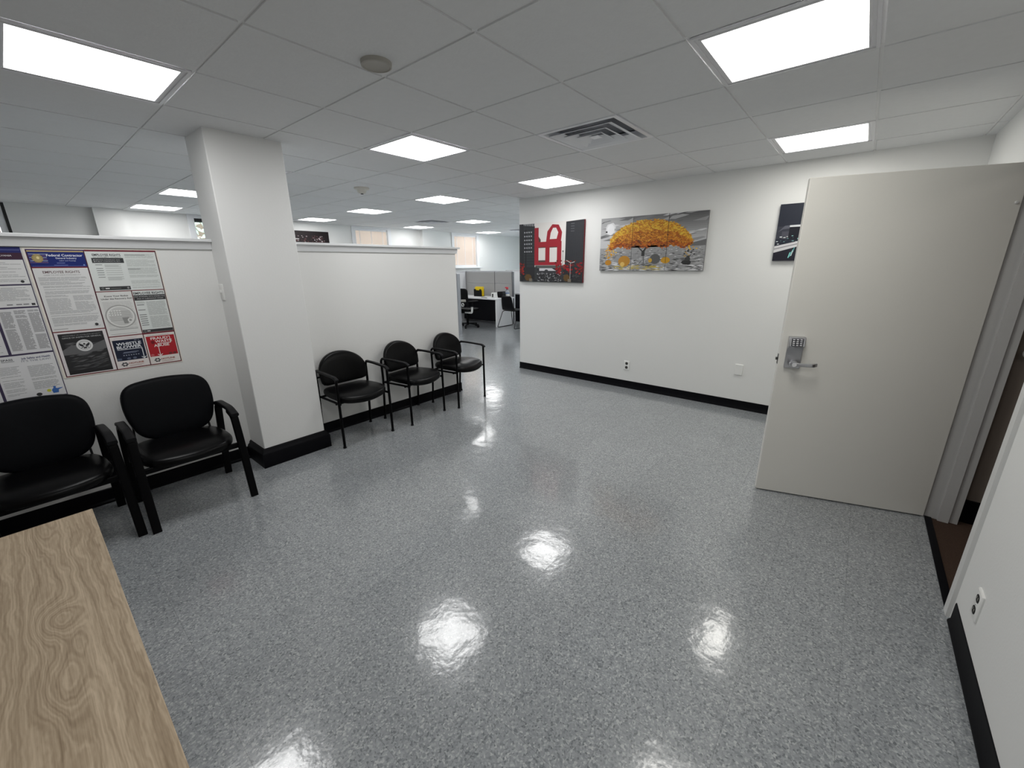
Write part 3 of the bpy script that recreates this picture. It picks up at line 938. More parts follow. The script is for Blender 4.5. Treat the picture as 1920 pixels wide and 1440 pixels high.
def outlet(label, loc, rz):
    t = thing('wall_outlet', label, 'power outlet', loc, rz)
    plate('cover_plate', 0.076, 0.118, 0.008, M['white_plastic'], t)
    for s in (0.026, -0.026):
        bm = bmesh.new()
        prism(bm, [(x, z + s) for x, z in rrect(0.036, 0.032, 0.014, 6)], 'y', -0.0095, -0.004)
        sk = obj('socket', bm, M['blackplastic'] if s > 0 or True else M['white_plastic'], t)
        bm = bmesh.new(); box(bm, -0.009, -0.0105, s - 0.004, -0.006, -0.0094, s + 0.007); box(bm, 0.006, -0.0105, s - 0.004, 0.009, -0.0094, s + 0.007)
        obj('slot', bm, M['grey_plastic'], sk)
    bm = bmesh.new(); lathe(bm, [(0, 0.0015), (0.003, 0.0015), (0.0035, 0), (0, 0)], 12)
    bmesh.ops.transform(bm, matrix=Matrix.Translation((0, -0.008, 0)) @ Matrix.Rotation(PI / 2, 4, 'X'), verts=bm.verts)
    obj('screw', bm, M['steel'], t)
    return t


outlet('white double power outlet low on the picture wall under the tree picture', (XA, 0.190, 0.296), -PI / 2)
outlet('white double power outlet on the right wall below the door frame', (1.357, YR, 0.262), PI)
t = thing('wall_plate', 'blank white cover plate low on the picture wall beside the door', 'wall plate', (XA, -1.08, 0.435), -PI / 2)
plate('cover_plate', 0.078, 0.118, 0.012, M['white_plastic'], t)
for s in (0.048, -0.048):
    bm = lathe(bmesh.new(), [(0, 0.0135), (0.003, 0.0135), (0.0035, 0.012), (0, 0.012)], 12, cx=0, cy=s)
    bmesh.ops.transform(bm, matrix=Matrix.Rotation(PI / 2, 4, 'X'), verts=bm.verts)
    obj('screw', bm, M['cap'], t)
t = thing('light_switch', 'white switch plate on the left face of the column', 'light switch', (CX0, 1.735, 1.368), -PI / 2)
plate('cover_plate', 0.072, 0.118, 0.008, M['white_plastic'], t)
obj('toggle', BX(-0.005, -0.019, -0.004, 0.005, -0.006, 0.014), M['white_plastic'], t, bevel=0.002)

# ================================================================== PICTURES
WHITE = rgb(236, 234, 230)
GR = lambda v: rgb(v, v, v + 2 if v < 253 else 255)
rnd = random.Random(11)
# --- city street canvas with a plain red sculpture (generic)
w, h = 1.042, 0.775
P = Print()
P.rect(0, 0, w, h, rgb(228, 224, 220), 1)
# left tower
P.poly([(0, 0.2), (0.27, 0.2), (0.27, h - 0.035), (0, h)], rgb(52, 55, 58), 2)
P.poly([(0, 0), (0.075, 0), (0.075, h), (0, h)], rgb(40, 42, 45), 3)
P.poly([(0.08, h - 0.02), (0.265, h - 0.04), (0.265, h), (0.08, h)], rgb(170, 172, 174), 3)
for k in range(6): P.rect(0.09 + k * 0.03, h - 0.028 - k * 0.002, 0.104 + k * 0.03, h - 0.006, rgb(40, 42, 45), 4)
for r in range(6):
    for c in range(4):
        P.rect(0.085 + c * 0.038, 0.40 + r * 0.051, 0.106 + c * 0.038, 0.416 + r * 0.051, rgb(176, 178, 182), 4)
for r in range(14):
    P.rect(0.078, 0.235 + r * 0.038, 0.27, 0.240 + r * 0.038, rgb(34, 36, 39), 3)
P.rect(0.105, 0.20, 0.122, 0.70, rgb(30, 31, 34), 3)
# right tower
P.poly([(0.765, 0.12), (w, 0.12), (w, h), (0.775, h - 0.012)], rgb(48, 49, 53), 2)
for k in range(22): P.rect(0.785 + k * 0.0112, 0.16, 0.788 + k * 0.0112, h - 0.03, rgb(64, 65, 69), 3)
for k in range(26): P.rect(0.78, 0.16 + k * 0.022, w, 0.1625 + k * 0.022, rgb(42, 43, 46), 3)
for r in range(4):
    for c in range(3): P.rect(0.85 + c * 0.018, 0.64 + r * 0.03, 0.861 + c * 0.018, 0.648 + r * 0.03, rgb(110, 111, 115), 4)
# red sculpture: plain stacked blocks and arches
RED, RDK = rgb(158, 38, 50), rgb(92, 66, 62)
P.rect(0.265, 0.23, 0.335, 0.715, RED, 5)
P.rect(0.335, 0.46, 0.71, 0.53, RED, 5)
P.rect(0.64, 0.23, 0.71, 0.53, RED, 5)
P.rect(0.45, 0.23, 0.52, 0.47, RED, 5)
P.rect(0.27, 0.225, 0.71, 0.265, RED, 6)
P.poly([(0.46, 0.53), (0.70, 0.53), (0.715, 0.64), (0.66, 0.735), (0.56, 0.745), (0.48, 0.66)], RED, 5)
P.poly([(0.52, 0.56), (0.63, 0.56), (0.655, 0.64), (0.62, 0.70), (0.57, 0.70), (0.535, 0.64)], rgb(228, 224, 220), 6)
P.poly([(0.335, 0.53), (0.37, 0.53), (0.37, 0.56), (0.335, 0.60)], RDK, 6)
P.rect(0.335, 0.452, 0.45, 0.462, RDK, 6); P.rect(0.52, 0.452, 0.64, 0.462, RDK, 6)
P.poly([(0.335, 0.265), (0.45, 0.265), (0.45, 0.29), (0.335, 0.29)], RDK, 6)
# plinth frame and street
P.rect(0.28, 0.185, 0.77, 0.222, rgb(88, 92, 90), 5)
P.rect(0.0, 0.0, w, 0.20, rgb(44, 44, 47), 4)
P.rect(0.27, 0.03, 0.315, 0.20, rgb(56, 58, 60), 6); P.rect(0.70, 0.03, 0.745, 0.20, rgb(56, 58, 60), 6)
P.poly([(0.35, 0.15), (0.63, 0.15), (0.56, 0.185), (0.35, 0.185)], rgb(206, 205, 208), 6)
P.ell(0.47, 0.15, 0.03, 0.018, rgb(60, 60, 64), 7)
P.rect(0.30, 0.10, 0.72, 0.152, rgb(58, 58, 62), 5)
for k in range(260):
    u = rnd.uniform(0.31, 0.70); v = rnd.uniform(0.005, 0.125); s = rnd.uniform(0.003, 0.012)
    P.rect(u, v, u + s * 1.8, v + s * 0.7, GR(rnd.choice([28, 35, 60, 90, 120, 160, 200])), 7)
for k in range(170):
    u = rnd.choice([rnd.uniform(0.74, w), rnd.uniform(0.0, 0.08), rnd.uniform(0.62, 0.71)]); v = rnd.uniform(0.10, 0.28) if u > 0.1 else rnd.uniform(0.08, 0.26)
    s = rnd.uniform(0.006, 0.02)
    P.ell(u, v, s, s * 0.7, rgb(rnd.randint(95, 165), rnd.randint(26, 44), rnd.randint(26, 42)), 6 if u > 0.6 else 5, n=7)
for k in range(90):
    u = rnd.choice([rnd.uniform(0.74, w), rnd.uniform(0.0, 0.27)]); v = rnd.uniform(0.0, 0.10); s = rnd.uniform(0.006, 0.02)
    P.ell(u, v, s, s * 0.6, GR(rnd.randint(22, 80)), 7, n=7)
for u, rr in ((0.155, 0.06), (0.80, 0.05)):
    P.ell(u, 0.06, rr, 0.045, rgb(96, 72, 40), 8); P.rect(u + 0.02, 0.005, u + 0.07, 0.045, rgb(120, 112, 100), 8)
P.line((0.855, 0.05), (0.855, 0.255), 0.006, rgb(180, 180, 178), 9); P.line((0.855, 0.255), (0.79, 0.285), 0.007, rgb(200, 200, 200), 9); P.line((0.855, 0.25), (0.92, 0.265), 0.007, rgb(200, 200, 200), 9)
P.line((0.735, 0.20), (0.735, 0.39), 0.005, rgb(70, 72, 70), 9); P.ell(0.735, 0.40, 0.009, 0.013, rgb(60, 62, 60), 9, n=10)
P.build('wall_picture', (XA, 1.907, 1.307), (0, -1, 0), (0, 0, 1), w, h, 0.034, rgb(40, 41, 44),
        edges={'right': rgb(120, 26, 38), 'left': rgb(40, 42, 45), 'bottom': rgb(60, 58, 60), 'top': rgb(150, 150, 150)}, label='square canvas of a dark city street with a red sculpture', cat='picture')

# --- yellow tree triptych
W3, h = 1.232, 0.606
P = Print()


def gcol(v): return rgb(int(v), int(v), int(v * 1.01) if v < 250 else 255)


for k in range(18):      # sky bands
    v = 0.23 + k * 0.021
    for q in range(3):
        base = 205 - 0.9 * abs(k - 5) * (4 if q > 0 else 1.5)
        P.rect(q * W3 / 3, v, (q + 1) * W3 / 3, v + 0.0215, gcol(max(95, base - 3 * k * (0.5 + 0.4 * q))), 1)
for k in range(46):      # clouds
    u = rnd.uniform(0, W3); v = rnd.uniform(0.30, h); s = rnd.uniform(0.04, 0.15)
    P.poly([(u - s, v - s * 0.10), (u, v - s * 0.13), (u + s, v + s * 0.10), (u + s * 0.5, v + s * 0.19), (u - s * 0.3, v + s * 0.07)], gcol(rnd.choice([112, 130, 150, 172, 190, 205])), 2)
P.ell(0.13, 0.475, 0.048, 0.062, gcol(238), 3); P.ell(0.13, 0.475, 0.065, 0.085, gcol(222), 2)
P.poly([(1.02, 0.275), (W3, 0.325), (W3, 0.262), (1.04, 0.258)], gcol(112), 4)
P.rect(0, 0, W3, 0.235, gcol(150), 3)
P.rect(0, 0.20, W3, 0.262, gcol(158), 3)
for k in range(620):     # water ripples
    v = 0.245 * rnd.random() ** 1.3; s = 0.012 + 0.05 * (1 - v / 0.25) * rnd.random()
    u = rnd.uniform(0, W3); t_ = s * 0.14 + 0.0015
    P.poly([(u - s, v), (u - s * 0.2, v + t_), (u + s, v + t_ * 0.6), (u + s * 0.3, v - t_ * 0.5)], gcol(rnd.choice([70, 95, 110, 165, 190, 215, 228])), 4)
for k in range(50):
    u = rnd.uniform(0.2, 0.8); v = rnd.uniform(0.01, 0.06); s = rnd.uniform(0.01, 0.05)
    P.poly([(u - s, v), (u, v + 0.006), (u + s, v), (u, v - 0.004)], rgb(188, 168, 84), 5)
TR = gcol(62)             # trunk
P.poly([(0.535, 0.165), (0.575, 0.165), (0.572, 0.215), (0.61, 0.285), (0.59, 0.285), (0.558, 0.235), (0.545, 0.225), (0.50, 0.262), (0.47, 0.275), (0.535, 0.215)], TR, 6)
P.line((0.56, 0.16), (0.57, 0.06), 0.012, gcol(105), 5); P.line((0.55, 0.12), (0.50, 0.07), 0.008, gcol(110), 5)


def canopy(u):            # upper outline of the crown
    x = (u - 0.60) / 0.50
    if abs(x) > 1: return None
    return 0.285 + 0.275 * max(0.0, (1 - abs(x) ** 2.3)) ** 0.62


crown = [(0.13 + 0.96 * q / 40, 0.268 + 0.012 * math.sin(q * 1.9)) for q in range(41)]
crown += [(u, (canopy(u) or 0.27) - 0.012 - 0.008 * math.sin(u * 61)) for u in [1.085 - 0.95 * q / 40 for q in range(41)]]
P.poly(crown, rgb(182, 112, 40), 6)
for k in range(2400):
    u = rnd.uniform(0.13, 1.09); top = canopy(u)
    if top is None: continue
    lo = 0.262 + 0.02 * math.sin(u * 30)
    f = rnd.random(); v = lo + (top - lo) * f
    s = rnd.uniform(0.008, 0.022); a = rnd.uniform(-0.6, 0.6)
    c, sn = math.cos(a) * s, math.sin(a) * s
    if f < 0.22: col = rnd.choice([rgb(172, 86, 34), rgb(140, 66, 32), rgb(206, 112, 34), rgb(96, 58, 44)])
    elif f < 0.6: col = rnd.choice([rgb(206, 130, 40), rgb(176, 98, 34), rgb(222, 158, 60), rgb(140, 80, 34)])
    else: col = rnd.choice([rgb(230, 178, 62), rgb(214, 152, 48), rgb(190, 130, 44), rgb(226, 190, 70)])
    lv = 7 + k % 3
    P.poly([(u - c, v - sn), (u - sn * 0.4, v + 0.005), (u + c, v + sn), (u + sn * 0.4, v - 0.005)], col, lv)
for k in range(130):      # drooping ends and small branches at both sides
    side = rnd.random() < 0.5
    u = rnd.gauss(0.135, 0.03) if side else rnd.gauss(1.06, 0.03); v = rnd.uniform(0.14, 0.32)
    s = rnd.uniform(0.005, 0.013)
    P.ell(u, v, s, s * 0.6, rnd.choice([rgb(222, 160, 46), rgb(200, 140, 40), rgb(236, 190, 70)]) if side or v > 0.22 else rnd.choice([gcol(50), gcol(70), rgb(180, 150, 90)]), 8, n=6)
for cu, cv, ru, rv, col in ((0.118, 0.095, 0.042, 0.032, rgb(190, 132, 44)), (0.325, 0.11, 0.075, 0.062, rgb(186, 134, 52)), (0.305, 0.075, 0.028, 0.026, rgb(222, 186, 104)),
                            (0.70, 0.13, 0.06, 0.055, gcol(96)), (0.645, 0.115, 0.022, 0.024, rgb(206, 164, 66)), (0.82, 0.115, 0.052, 0.034, rgb(204, 152, 46)), (1.05, 0.09, 0.052, 0.026, gcol(54)), (1.06, 0.125, 0.03, 0.02, gcol(66))):
    P.ell(cu, cv, ru, rv, col, 10)
pw = (W3 - 0.008) / 3
for q, lab in enumerate(('left panel of the three-part yellow tree picture, with the pale moon', 'middle panel of the three-part yellow tree picture, with the trunk', 'right panel of the three-part yellow tree picture')):
    P.build('wall_picture', (XA, 0.631 - q * (pw + 0.004), 1.460), (0, -1, 0), (0, 0, 1), pw, h, 0.026, gcol(150), edges={'right': gcol(120), 'left': gcol(60), 'bottom': gcol(120), 'top': gcol(120)}, clip=q * (pw + 0.004),
            label=lab, cat='picture', group='yellow tree picture panels')

# --- night skyline canvas, half behind the door
w, h = 0.62, 0.506
P = Print()
P.rect(0, 0, w, h, rgb(38, 42, 54), 1)
P.rect(0, 0.20, w, 0.31, rgb(56, 58, 68), 2)
P.poly([(0.01, 0.26), (0.06, 0.315), (0.18, 0.325), (0.18, 0.30), (0.05, 0.285)], rgb(92, 94, 104), 3)
P.rect(0.045, 0.20, 0.125, 0.265, rgb(78, 78, 88), 3)
P.rect(0.10, 0.19, 0.185, 0.315, rgb(26, 27, 36), 4); P.rect(0.10, 0.302, 0.185, 0.318, rgb(216, 218, 220), 5)
P.rect(0.22, 0.18, 0.30, 0.27, rgb(60, 62, 74), 4); P.rect(0.34, 0.18, 0.41, 0.33, rgb(30, 32, 42), 4); P.rect(0.46, 0.18, 0.56, 0.28, rgb(52, 54, 64), 4)
for k in range(90):
    u = rnd.uniform(0, w); v = rnd.uniform(0.15, 0.225); s = rnd.uniform(0.003, 0.014)
    P.rect(u, v, u + s * 1.6, v + s * 0.7, rnd.choice([rgb(150, 205, 200), rgb(220, 224, 224), rgb(60, 64, 72), rgb(30, 32, 42), rgb(120, 160, 160)]), 5)
P.poly([(0, 0.075), (0, 0.135), (0.30, 0.20), (w, 0.235), (w, 0.215), (0.32, 0.165)], rgb(210, 208, 210), 6)
P.poly([(0, 0.105), (0, 0.112), (0.30, 0.182), (0.30, 0.176)], rgb(120, 118, 124), 7)
P.poly([(0, 0), (w, 0), (w, 0.215), (0.32, 0.165), (0, 0.075)], rgb(34, 32, 44), 4)
for k in range(40):
    u = rnd.uniform(0.12, w); v = rnd.uniform(0.0, 0.10); s = rnd.uniform(0.02, 0.055)
    P.poly([(u, v), (u + 0.008, v), (u + 0.018, v + s), (u + 0.010, v + s)], rnd.choice([rgb(140, 214, 206), rgb(200, 216, 216), rgb(86, 150, 150)]), 5)
P.build('wall_picture', (XA, -1.229, 1.553), (0, -1, 0), (0, 0, 1), w, h, 0.034, rgb(38, 42, 54), edges={'bottom': rgb(120, 122, 128), 'left': rgb(70, 74, 82), 'top': rgb(60, 62, 70)},
        label='dark night skyline canvas half hidden behind the open door', cat='picture')

# --- dark picture on the window wall
w, h = 1.05, 0.62
P = Print()
P.rect(0, 0, w, h, rgb(26, 16, 18), 1)
for k in range(120):
    g = rnd.choice([(0.50, 0.05), (0.74, 0.045), (0.86, 0.04)])
    u = rnd.gauss(g[0], g[1]); v = rnd.uniform(0.30, 0.53); s = rnd.uniform(0.006, 0.020)
    P.ell(u, v, s, s * 0.8, rnd.choice([rgb(190, 184, 186), rgb(120, 108, 110), rgb(80, 50, 50), rgb(54, 32, 34)]), 2, n=7)
P.poly([(0.1, 0.44), (0.42, 0.455), (0.42, 0.47), (0.1, 0.475)], rgb(180, 176, 176), 2)
P.poly([(0.2, 0.1), (0.9, 0.12), (0.9, 0.2), (0.2, 0.2)], rgb(60, 40, 40), 2)
P.build('wall_picture', (2.81, YF - 0.0, 1.63), (1, 0, 0), (0, 0, 1), w, h, 0.03, rgb(26, 16, 18), label='dark picture with pale blurred shapes above the low wall, right of the column', cat='picture')

# ================================================================== POSTERS
INK, GREY, DKR, NAVY = rgb(60, 60, 62), rgb(150, 150, 150), rgb(112, 32, 48), rgb(28, 40, 120)
PAPER = rgb(226, 226, 226)
rnd = random.Random(3)
# right poster: 60 cm wide, 78 cm high
ox, oz = -0.676, 0.889
w, h = 0.602, 0.778
P = Print()


def R_(x0, z0, x1, z1, col, lv=1): P.rect(x0 - ox, z0 - oz, x1 - ox, z1 - oz, col, lv)


def T_(s, x0, x1, z, hh, col, lv=4, bold=0.0): P.text(s, x0 - ox, x1 - ox, z - oz, hh, col, lv, bold)


def PA_(x0, z0, x1, z1, col=rgb(176, 177, 178), **k): P.para(x0 - ox, z0 - oz, x1 - ox, z1 - oz, col, rnd, **k)


def L_(x0, z0, x1, z1, w_, col, lv=4): P.line((x0 - ox, z0 - oz), (x1 - ox, z1 - oz), w_, col, lv)


def E_(x, z, rx, rz_, col, lv=3, n=28): P.ell(x - ox, z - oz, rx, rz_, col, lv, n)


R_(-0.676, 0.889, -0.074, 1.667, rgb(232, 226, 216), 1)
# dark red border and dividers
for a in ((-0.665, 1.652, -0.423, 1.659, rgb(62, 40, 92)), (-0.423, 1.650, -0.080, 1.660, DKR), (-0.665, 0.896, -0.660, 1.655, rgb(66, 34, 54)), (-0.085, 0.896, -0.080, 1.658, rgb(66, 34, 44)), (-0.665, 0.894, -0.080, 0.900, DKR),
          (-0.430, 0.896, -0.424, 1.652, rgb(74, 36, 52)), (-0.427, 1.402, -0.083, 1.407, DKR), (-0.257, 0.896, -0.252, 1.405, rgb(84, 36, 48)), (-0.663, 1.173, -0.427, 1.179, DKR), (-0.427, 1.112, -0.255, 1.118, DKR), (-0.255, 1.110, -0.083, 1.120, DKR)):
    R_(*a, 3)
R_(-0.660, 1.181, -0.431, 1.550, PAPER, 2); R_(-0.423, 1.408, -0.086, 1.650, rgb(222, 226, 224), 2); R_(-0.423, 1.119, -0.258, 1.401, rgb(224, 224, 222), 2); R_(-0.251, 1.121, -0.086, 1.401, rgb(222, 226, 224), 2)
R_(-0.660, 0.901, -0.431, 1.172, rgb(228, 222, 224), 2); R_(-0.423, 0.901, -0.258, 1.111, rgb(230, 222, 220), 2); R_(-0.251, 0.901, -0.086, 1.109, rgb(230, 224, 220), 2)
# blue title block
R_(-0.660, 1.560, -0.429, 1.651, rgb(24, 40, 112), 3)
R_(-0.660, 1.645, -0.429, 1.651, rgb(196, 172, 110), 4)
R_(-0.660, 1.553, -0.429, 1.560, DKR, 4); R_(-0.655, 1.563, -0.434, 1.5645, rgb(120, 132, 190), 4)
for k in range(6):
    R_(-0.660 + 0.003 * (k % 2), 1.583 + k * 0.0095, -0.588, 1.5855 + k * 0.0095, rgb(206, 210, 222) if k % 2 else rgb(150, 110, 130), 4)
E_(-0.626, 1.608, 0.0225, 0.024, rgb(160, 142, 92), 6); E_(-0.626, 1.608, 0.017, 0.0185, rgb(176, 158, 108), 7); E_(-0.624, 1.611, 0.006, 0.008, rgb(232, 216, 160), 8)
T_('Federal Contractor', -0.588, -0.437, 1.6195, 0.0135, rgb(240, 242, 250), bold=0.02, lv=6)
T_('General Industry', -0.554, -0.466, 1.605, 0.0095, rgb(232, 236, 248), bold=0.015, lv=6)
T_('Labor Law Postings', -0.541, -0.472, 1.592, 0.0062, rgb(210, 216, 240), lv=6)
R_(-0.554, 1.580, -0.520, 1.5825, rgb(150, 160, 210), 5); R_(-0.568, 1.568, -0.510, 1.5705, rgb(120, 132, 196), 5); R_(-0.444, 1.566, -0.437, 1.574, rgb(120, 140, 200), 5)
# employee rights sheet
T_('EMPLOYEE RIGHTS', -0.623, -0.469, 1.5225, 0.0145, rgb(96, 70, 74), bold=0.012)
T_('UNDER THE FAIR LABOR STANDARDS ACT', -0.623, -0.467, 1.5095, 0.0055, rgb(110, 108, 110))
PA_(-0.648, 1.478, -0.440, 1.503); PA_(-0.648, 1.455, -0.452, 1.475); PA_(-0.640, 1.40, -0.442, 1.452, ragged=0.3)
PA_(-0.644, 1.305, -0.545, 1.398, gap=0.06); PA_(-0.530, 1.305, -0.440, 1.398, gap=0.1)
PA_(-0.646, 1.225, -0.440, 1.303, gap=0.08); PA_(-0.646, 1.212, -0.50, 1.225)
E_(-0.462, 1.206, 0.0085, 0.0085, INK, 4); R_(-0.475, 1.196, -0.445, 1.198, GREY, 4); R_(-0.652, 1.190, -0.592, 1.1945, rgb(176, 176, 176), 4)
# second sheet (two columns)
T_('EMPLOYEE RIGHTS', -0.394, -0.262, 1.6235, 0.0135, rgb(46, 46, 50), bold=0.02)
T_('ON GOVERNMENT CONTRACTS', -0.392, -0.262, 1.6135, 0.006, rgb(70, 70, 72), bold=0.01)
R_(-0.402, 1.581, -0.253, 1.6115, rgb(58, 60, 62), 4)
for z in (1.597, 1.5865):
    T_('SERVICE CONTRACT ACT' if z > 1.59 else 'PUBLIC CONTRACTS ACT', -0.385, -0.270, z, 0.006, rgb(190, 192, 192), lv=6); E_(-0.391, z + 0.003, 0.003, 0.003, rgb(200, 200, 200), 6, 10)
for z, n in ((1.568, 3), (1.546, 1), (1.533, 1), (1.520, 1), (1.507, 1), (1.492, 4)):
    R_(-0.392, z, -0.360, z + 0.0032, rgb(120, 122, 122), 4)
    for q in range(n): R_(-0.350, z - q * 0.006, -0.272 - 0.012 * (q % 2), z + 0.003 - q * 0.006, rgb(176, 180, 178), 4)
R_(-0.402, 1.412, -0.253, 1.435, rgb(56, 58, 60), 4); P.ring(-0.387 - ox, 1.4235 - oz, 0.004, 0.006, rgb(150, 152, 152), 5, 16); R_(-0.375, 1.420, -0.355, 1.427, rgb(220, 220, 220), 6); R_(-0.350, 1.421, -0.30, 1.425, rgb(110, 112, 112), 6); E_(-0.265, 1.4235, 0.006, 0.006, rgb(150, 150, 150), 6, 14)
PA_(-0.243, 1.418, -0.094, 1.640, rgb(190, 195, 192), pitch=0.0058, gap=0.12, ragged=0.1)
R_(-0.243, 1.628, -0.14, 1.632, rgb(140, 144, 142), 5); R_(-0.243, 1.540, -0.18, 1.5435, rgb(120, 124, 122), 5)
# recovery act sheet with the round emblem
T_('Know Your Rights', -0.392, -0.277, 1.370, 0.0095, rgb(56, 56, 56), bold=0.02)
T_('Under the Recovery Act!', -0.410, -0.262, 1.353, 0.0095, rgb(56, 56, 56), bold=0.02)
PA_(-0.410, 1.150, -0.268, 1.342, rgb(200, 200, 198), gap=0.05, ragged=0.05)
E_(-0.339, 1.243, 0.073, 0.073, rgb(206, 206, 204), 5, 44); P.ring(-0.339 - ox, 1.243 - oz, 0.069, 0.074, rgb(166, 166, 164), 7); P.ring(-0.339 - ox, 1.243 - oz, 0.060, 0.066, rgb(232, 232, 230), 7)
for k in range(6): R_(-0.392, 1.216 + k * 0.011, -0.288, 1.221 + k * 0.011, rgb(180, 180, 178), 6)
for k in range(3):
    for q in range(5): E_(-0.390 + q * 0.013, 1.254 + k * 0.013, 0.004, 0.004, rgb(238, 238, 236), 8, 8)
P.poly([(-0.335 - ox, 1.235 - oz), (-0.30 - ox, 1.235 - oz), (-0.31 - ox, 1.195 - oz), (-0.33 - ox, 1.195 - oz)], rgb(150, 150, 148), 8); E_(-0.297, 1.215, 0.014, 0.014, rgb(226, 226, 224), 8); E_(-0.297, 1.215, 0.007, 0.007, rgb(160, 160, 158), 9)
R_(-0.410, 1.157, -0.27, 1.160, GREY, 5); R_(-0.41, 1.128, -0.28, 1.130, GREY, 5)
# third employee rights sheet
T_('EMPLOYEE RIGHTS', -0.248, -0.090, 1.3775, 0.0155, rgb(50, 50, 52), bold=0.02)
R_(-0.251, 1.338, -0.086, 1.373, rgb(56, 56, 58), 4)
T_('FOR WORKERS WITH DISABILITIES', -0.247, -0.090, 1.359, 0.0075, rgb(206, 206, 206), lv=6); T_('PAID AT SUBMINIMUM WAGES', -0.236, -0.098, 1.345, 0.0075, rgb(206, 206, 206), lv=6)
PA_(-0.195, 1.150, -0.094, 1.331, rgb(178, 182, 180), pitch=0.0062, gap=0.05, ragged=0.06); PA_(-0.245, 1.315, -0.2, 1.331, rgb(178, 182, 180))
for z in (1.306, 1.272, 1.240, 1.226, 1.212, 1.198, 1.184, 1.17): R_(-0.245, z, -0.208, z + 0.005, rgb(130, 132, 132), 4)
R_(-0.251, 1.121, -0.086, 1.141, rgb(58, 58, 60), 4); P.ring(-0.238 - ox, 1.131 - oz, 0.004, 0.006, rgb(150, 150, 150), 6, 16); R_(-0.227, 1.128, -0.21, 1.134, rgb(220, 220, 220), 6)
# inspector general block with the seal
R_(-0.646, 0.906, -0.446, 1.162, rgb(46, 46, 48), 4)
for k in range(90):
    z = rnd.uniform(0.915, 1.10); x = rnd.uniform(-0.640, -0.48); s = rnd.uniform(0.02, 0.10); tt = rnd.uniform(0.002, 0.008)
    x1 = min(x + s, -0.450)
    v = int(rnd.choice([60, 76, 92, 108]) * (0.75 + 0.4 * (z - 0.9) / 0.2))
    P.poly([(x - ox, z - oz), (0.5 * (x + x1) - ox, z - oz + tt), (x1 - ox, z - oz + tt * 1.4), (0.5 * (x + x1) - ox, z - oz - tt * 0.4)], GR(v), 5)
P.poly([(-0.646 - ox, 1.06 - oz), (-0.60 - ox, 1.09 - oz), (-0.52 - ox, 1.075 - oz), (-0.448 - ox, 1.105 - oz), (-0.448 - ox, 1.05 - oz), (-0.55 - ox, 1.03 - oz), (-0.646 - ox, 1.03 - oz)], GR(104), 5)
R_(-0.646, 0.906, -0.446, 0.928, rgb(40, 40, 42), 6)
T_('DEPARTMENT OF HOMELAND SECURITY', -0.628, -0.458, 1.146, 0.0052, rgb(170, 170, 172), lv=7); T_('OFFICE OF INSPECTOR GENERAL', -0.632, -0.456, 1.131, 0.0078, rgb(200, 200, 202), lv=7)
E_(-0.544, 1.081, 0.037, 0.037, rgb(222, 222, 222), 7, 40); P.ring(-0.544 - ox, 1.081 - oz, 0.0255, 0.0275, rgb(120, 120, 122), 8)
sx, sz = -0.544 - ox, 1.081 - oz
for s in (-1, 1):
    P.poly([(sx + s * 0.003, sz + 0.002), (sx + s * 0.022, sz + 0.016), (sx + s * 0.0235, sz + 0.008), (sx + s * 0.021, sz - 0.001), (sx + s * 0.014, sz - 0.006), (sx + s * 0.004, sz - 0.008)], rgb(54, 54, 58), 9)
    P.line((sx + s * 0.006, sz - 0.008), (sx + s * 0.018, sz - 0.016), 0.004, rgb(70, 70, 72), 9)
P.poly([(sx - 0.006, sz - 0.010), (sx + 0.006, sz - 0.010), (sx + 0.008, sz - 0.020), (sx - 0.008, sz - 0.020)], rgb(60, 60, 62), 9)
P.ell(sx, sz + 0.009, 0.005, 0.006, rgb(70, 70, 72), 9, 14); P.poly([(sx - 0.006, sz + 0.004), (sx + 0.006, sz + 0.004), (sx + 0.005, sz - 0.007), (sx, sz - 0.011), (sx - 0.005, sz - 0.007)], rgb(196, 196, 196), 10)
# whistle blower block
R_(-0.416, 0.950, -0.262, 1.089, rgb(30, 36, 56), 4)
R_(-0.405, 1.098, -0.29, 1.100, rgb(180, 180, 190), 4)
T_('BE A', -0.306, -0.280, 1.078, 0.006, rgb(150, 156, 170), lv=6)
T_('WHISTLE', -0.400, -0.275, 1.053, 0.0185, rgb(226, 228, 232), bold=0.03, lv=6); T_('BLOWER', -0.402, -0.276, 1.031, 0.0185, rgb(226, 228, 232), bold=0.03, lv=6)
L_(-0.402, 1.0245, -0.276, 1.0245, 0.0035, rgb(226, 228, 232), 6); L_(-0.2775, 1.0245, -0.2775, 0.957, 0.0045, rgb(226, 228, 232), 6)
P.poly([(-0.2775 - ox, 0.950 - oz), (-0.292 - ox, 0.964 - oz), (-0.288 - ox, 0.9655 - oz), (-0.2775 - ox, 0.957 - oz), (-0.267 - ox, 0.9655 - oz), (-0.263 - ox, 0.964 - oz)], rgb(226, 228, 232), 7)
R_(-0.375, 1.003, -0.298, 1.006, rgb(150, 156, 176), 5); R_(-0.38, 0.997, -0.31, 1.0, rgb(110, 118, 140), 5)
for k in range(7): R_(-0.380 + k * 0.0125, 0.982, -0.374 + k * 0.0125, 0.987, rgb(170, 176, 190), 5)
for x in (-0.356, -0.326): E_(x, 0.962, 0.010, 0.007, rgb(96, 104, 124), 5, 18)
R_(-0.414, 0.953, -0.392, 0.968, rgb(86, 96, 116), 5)
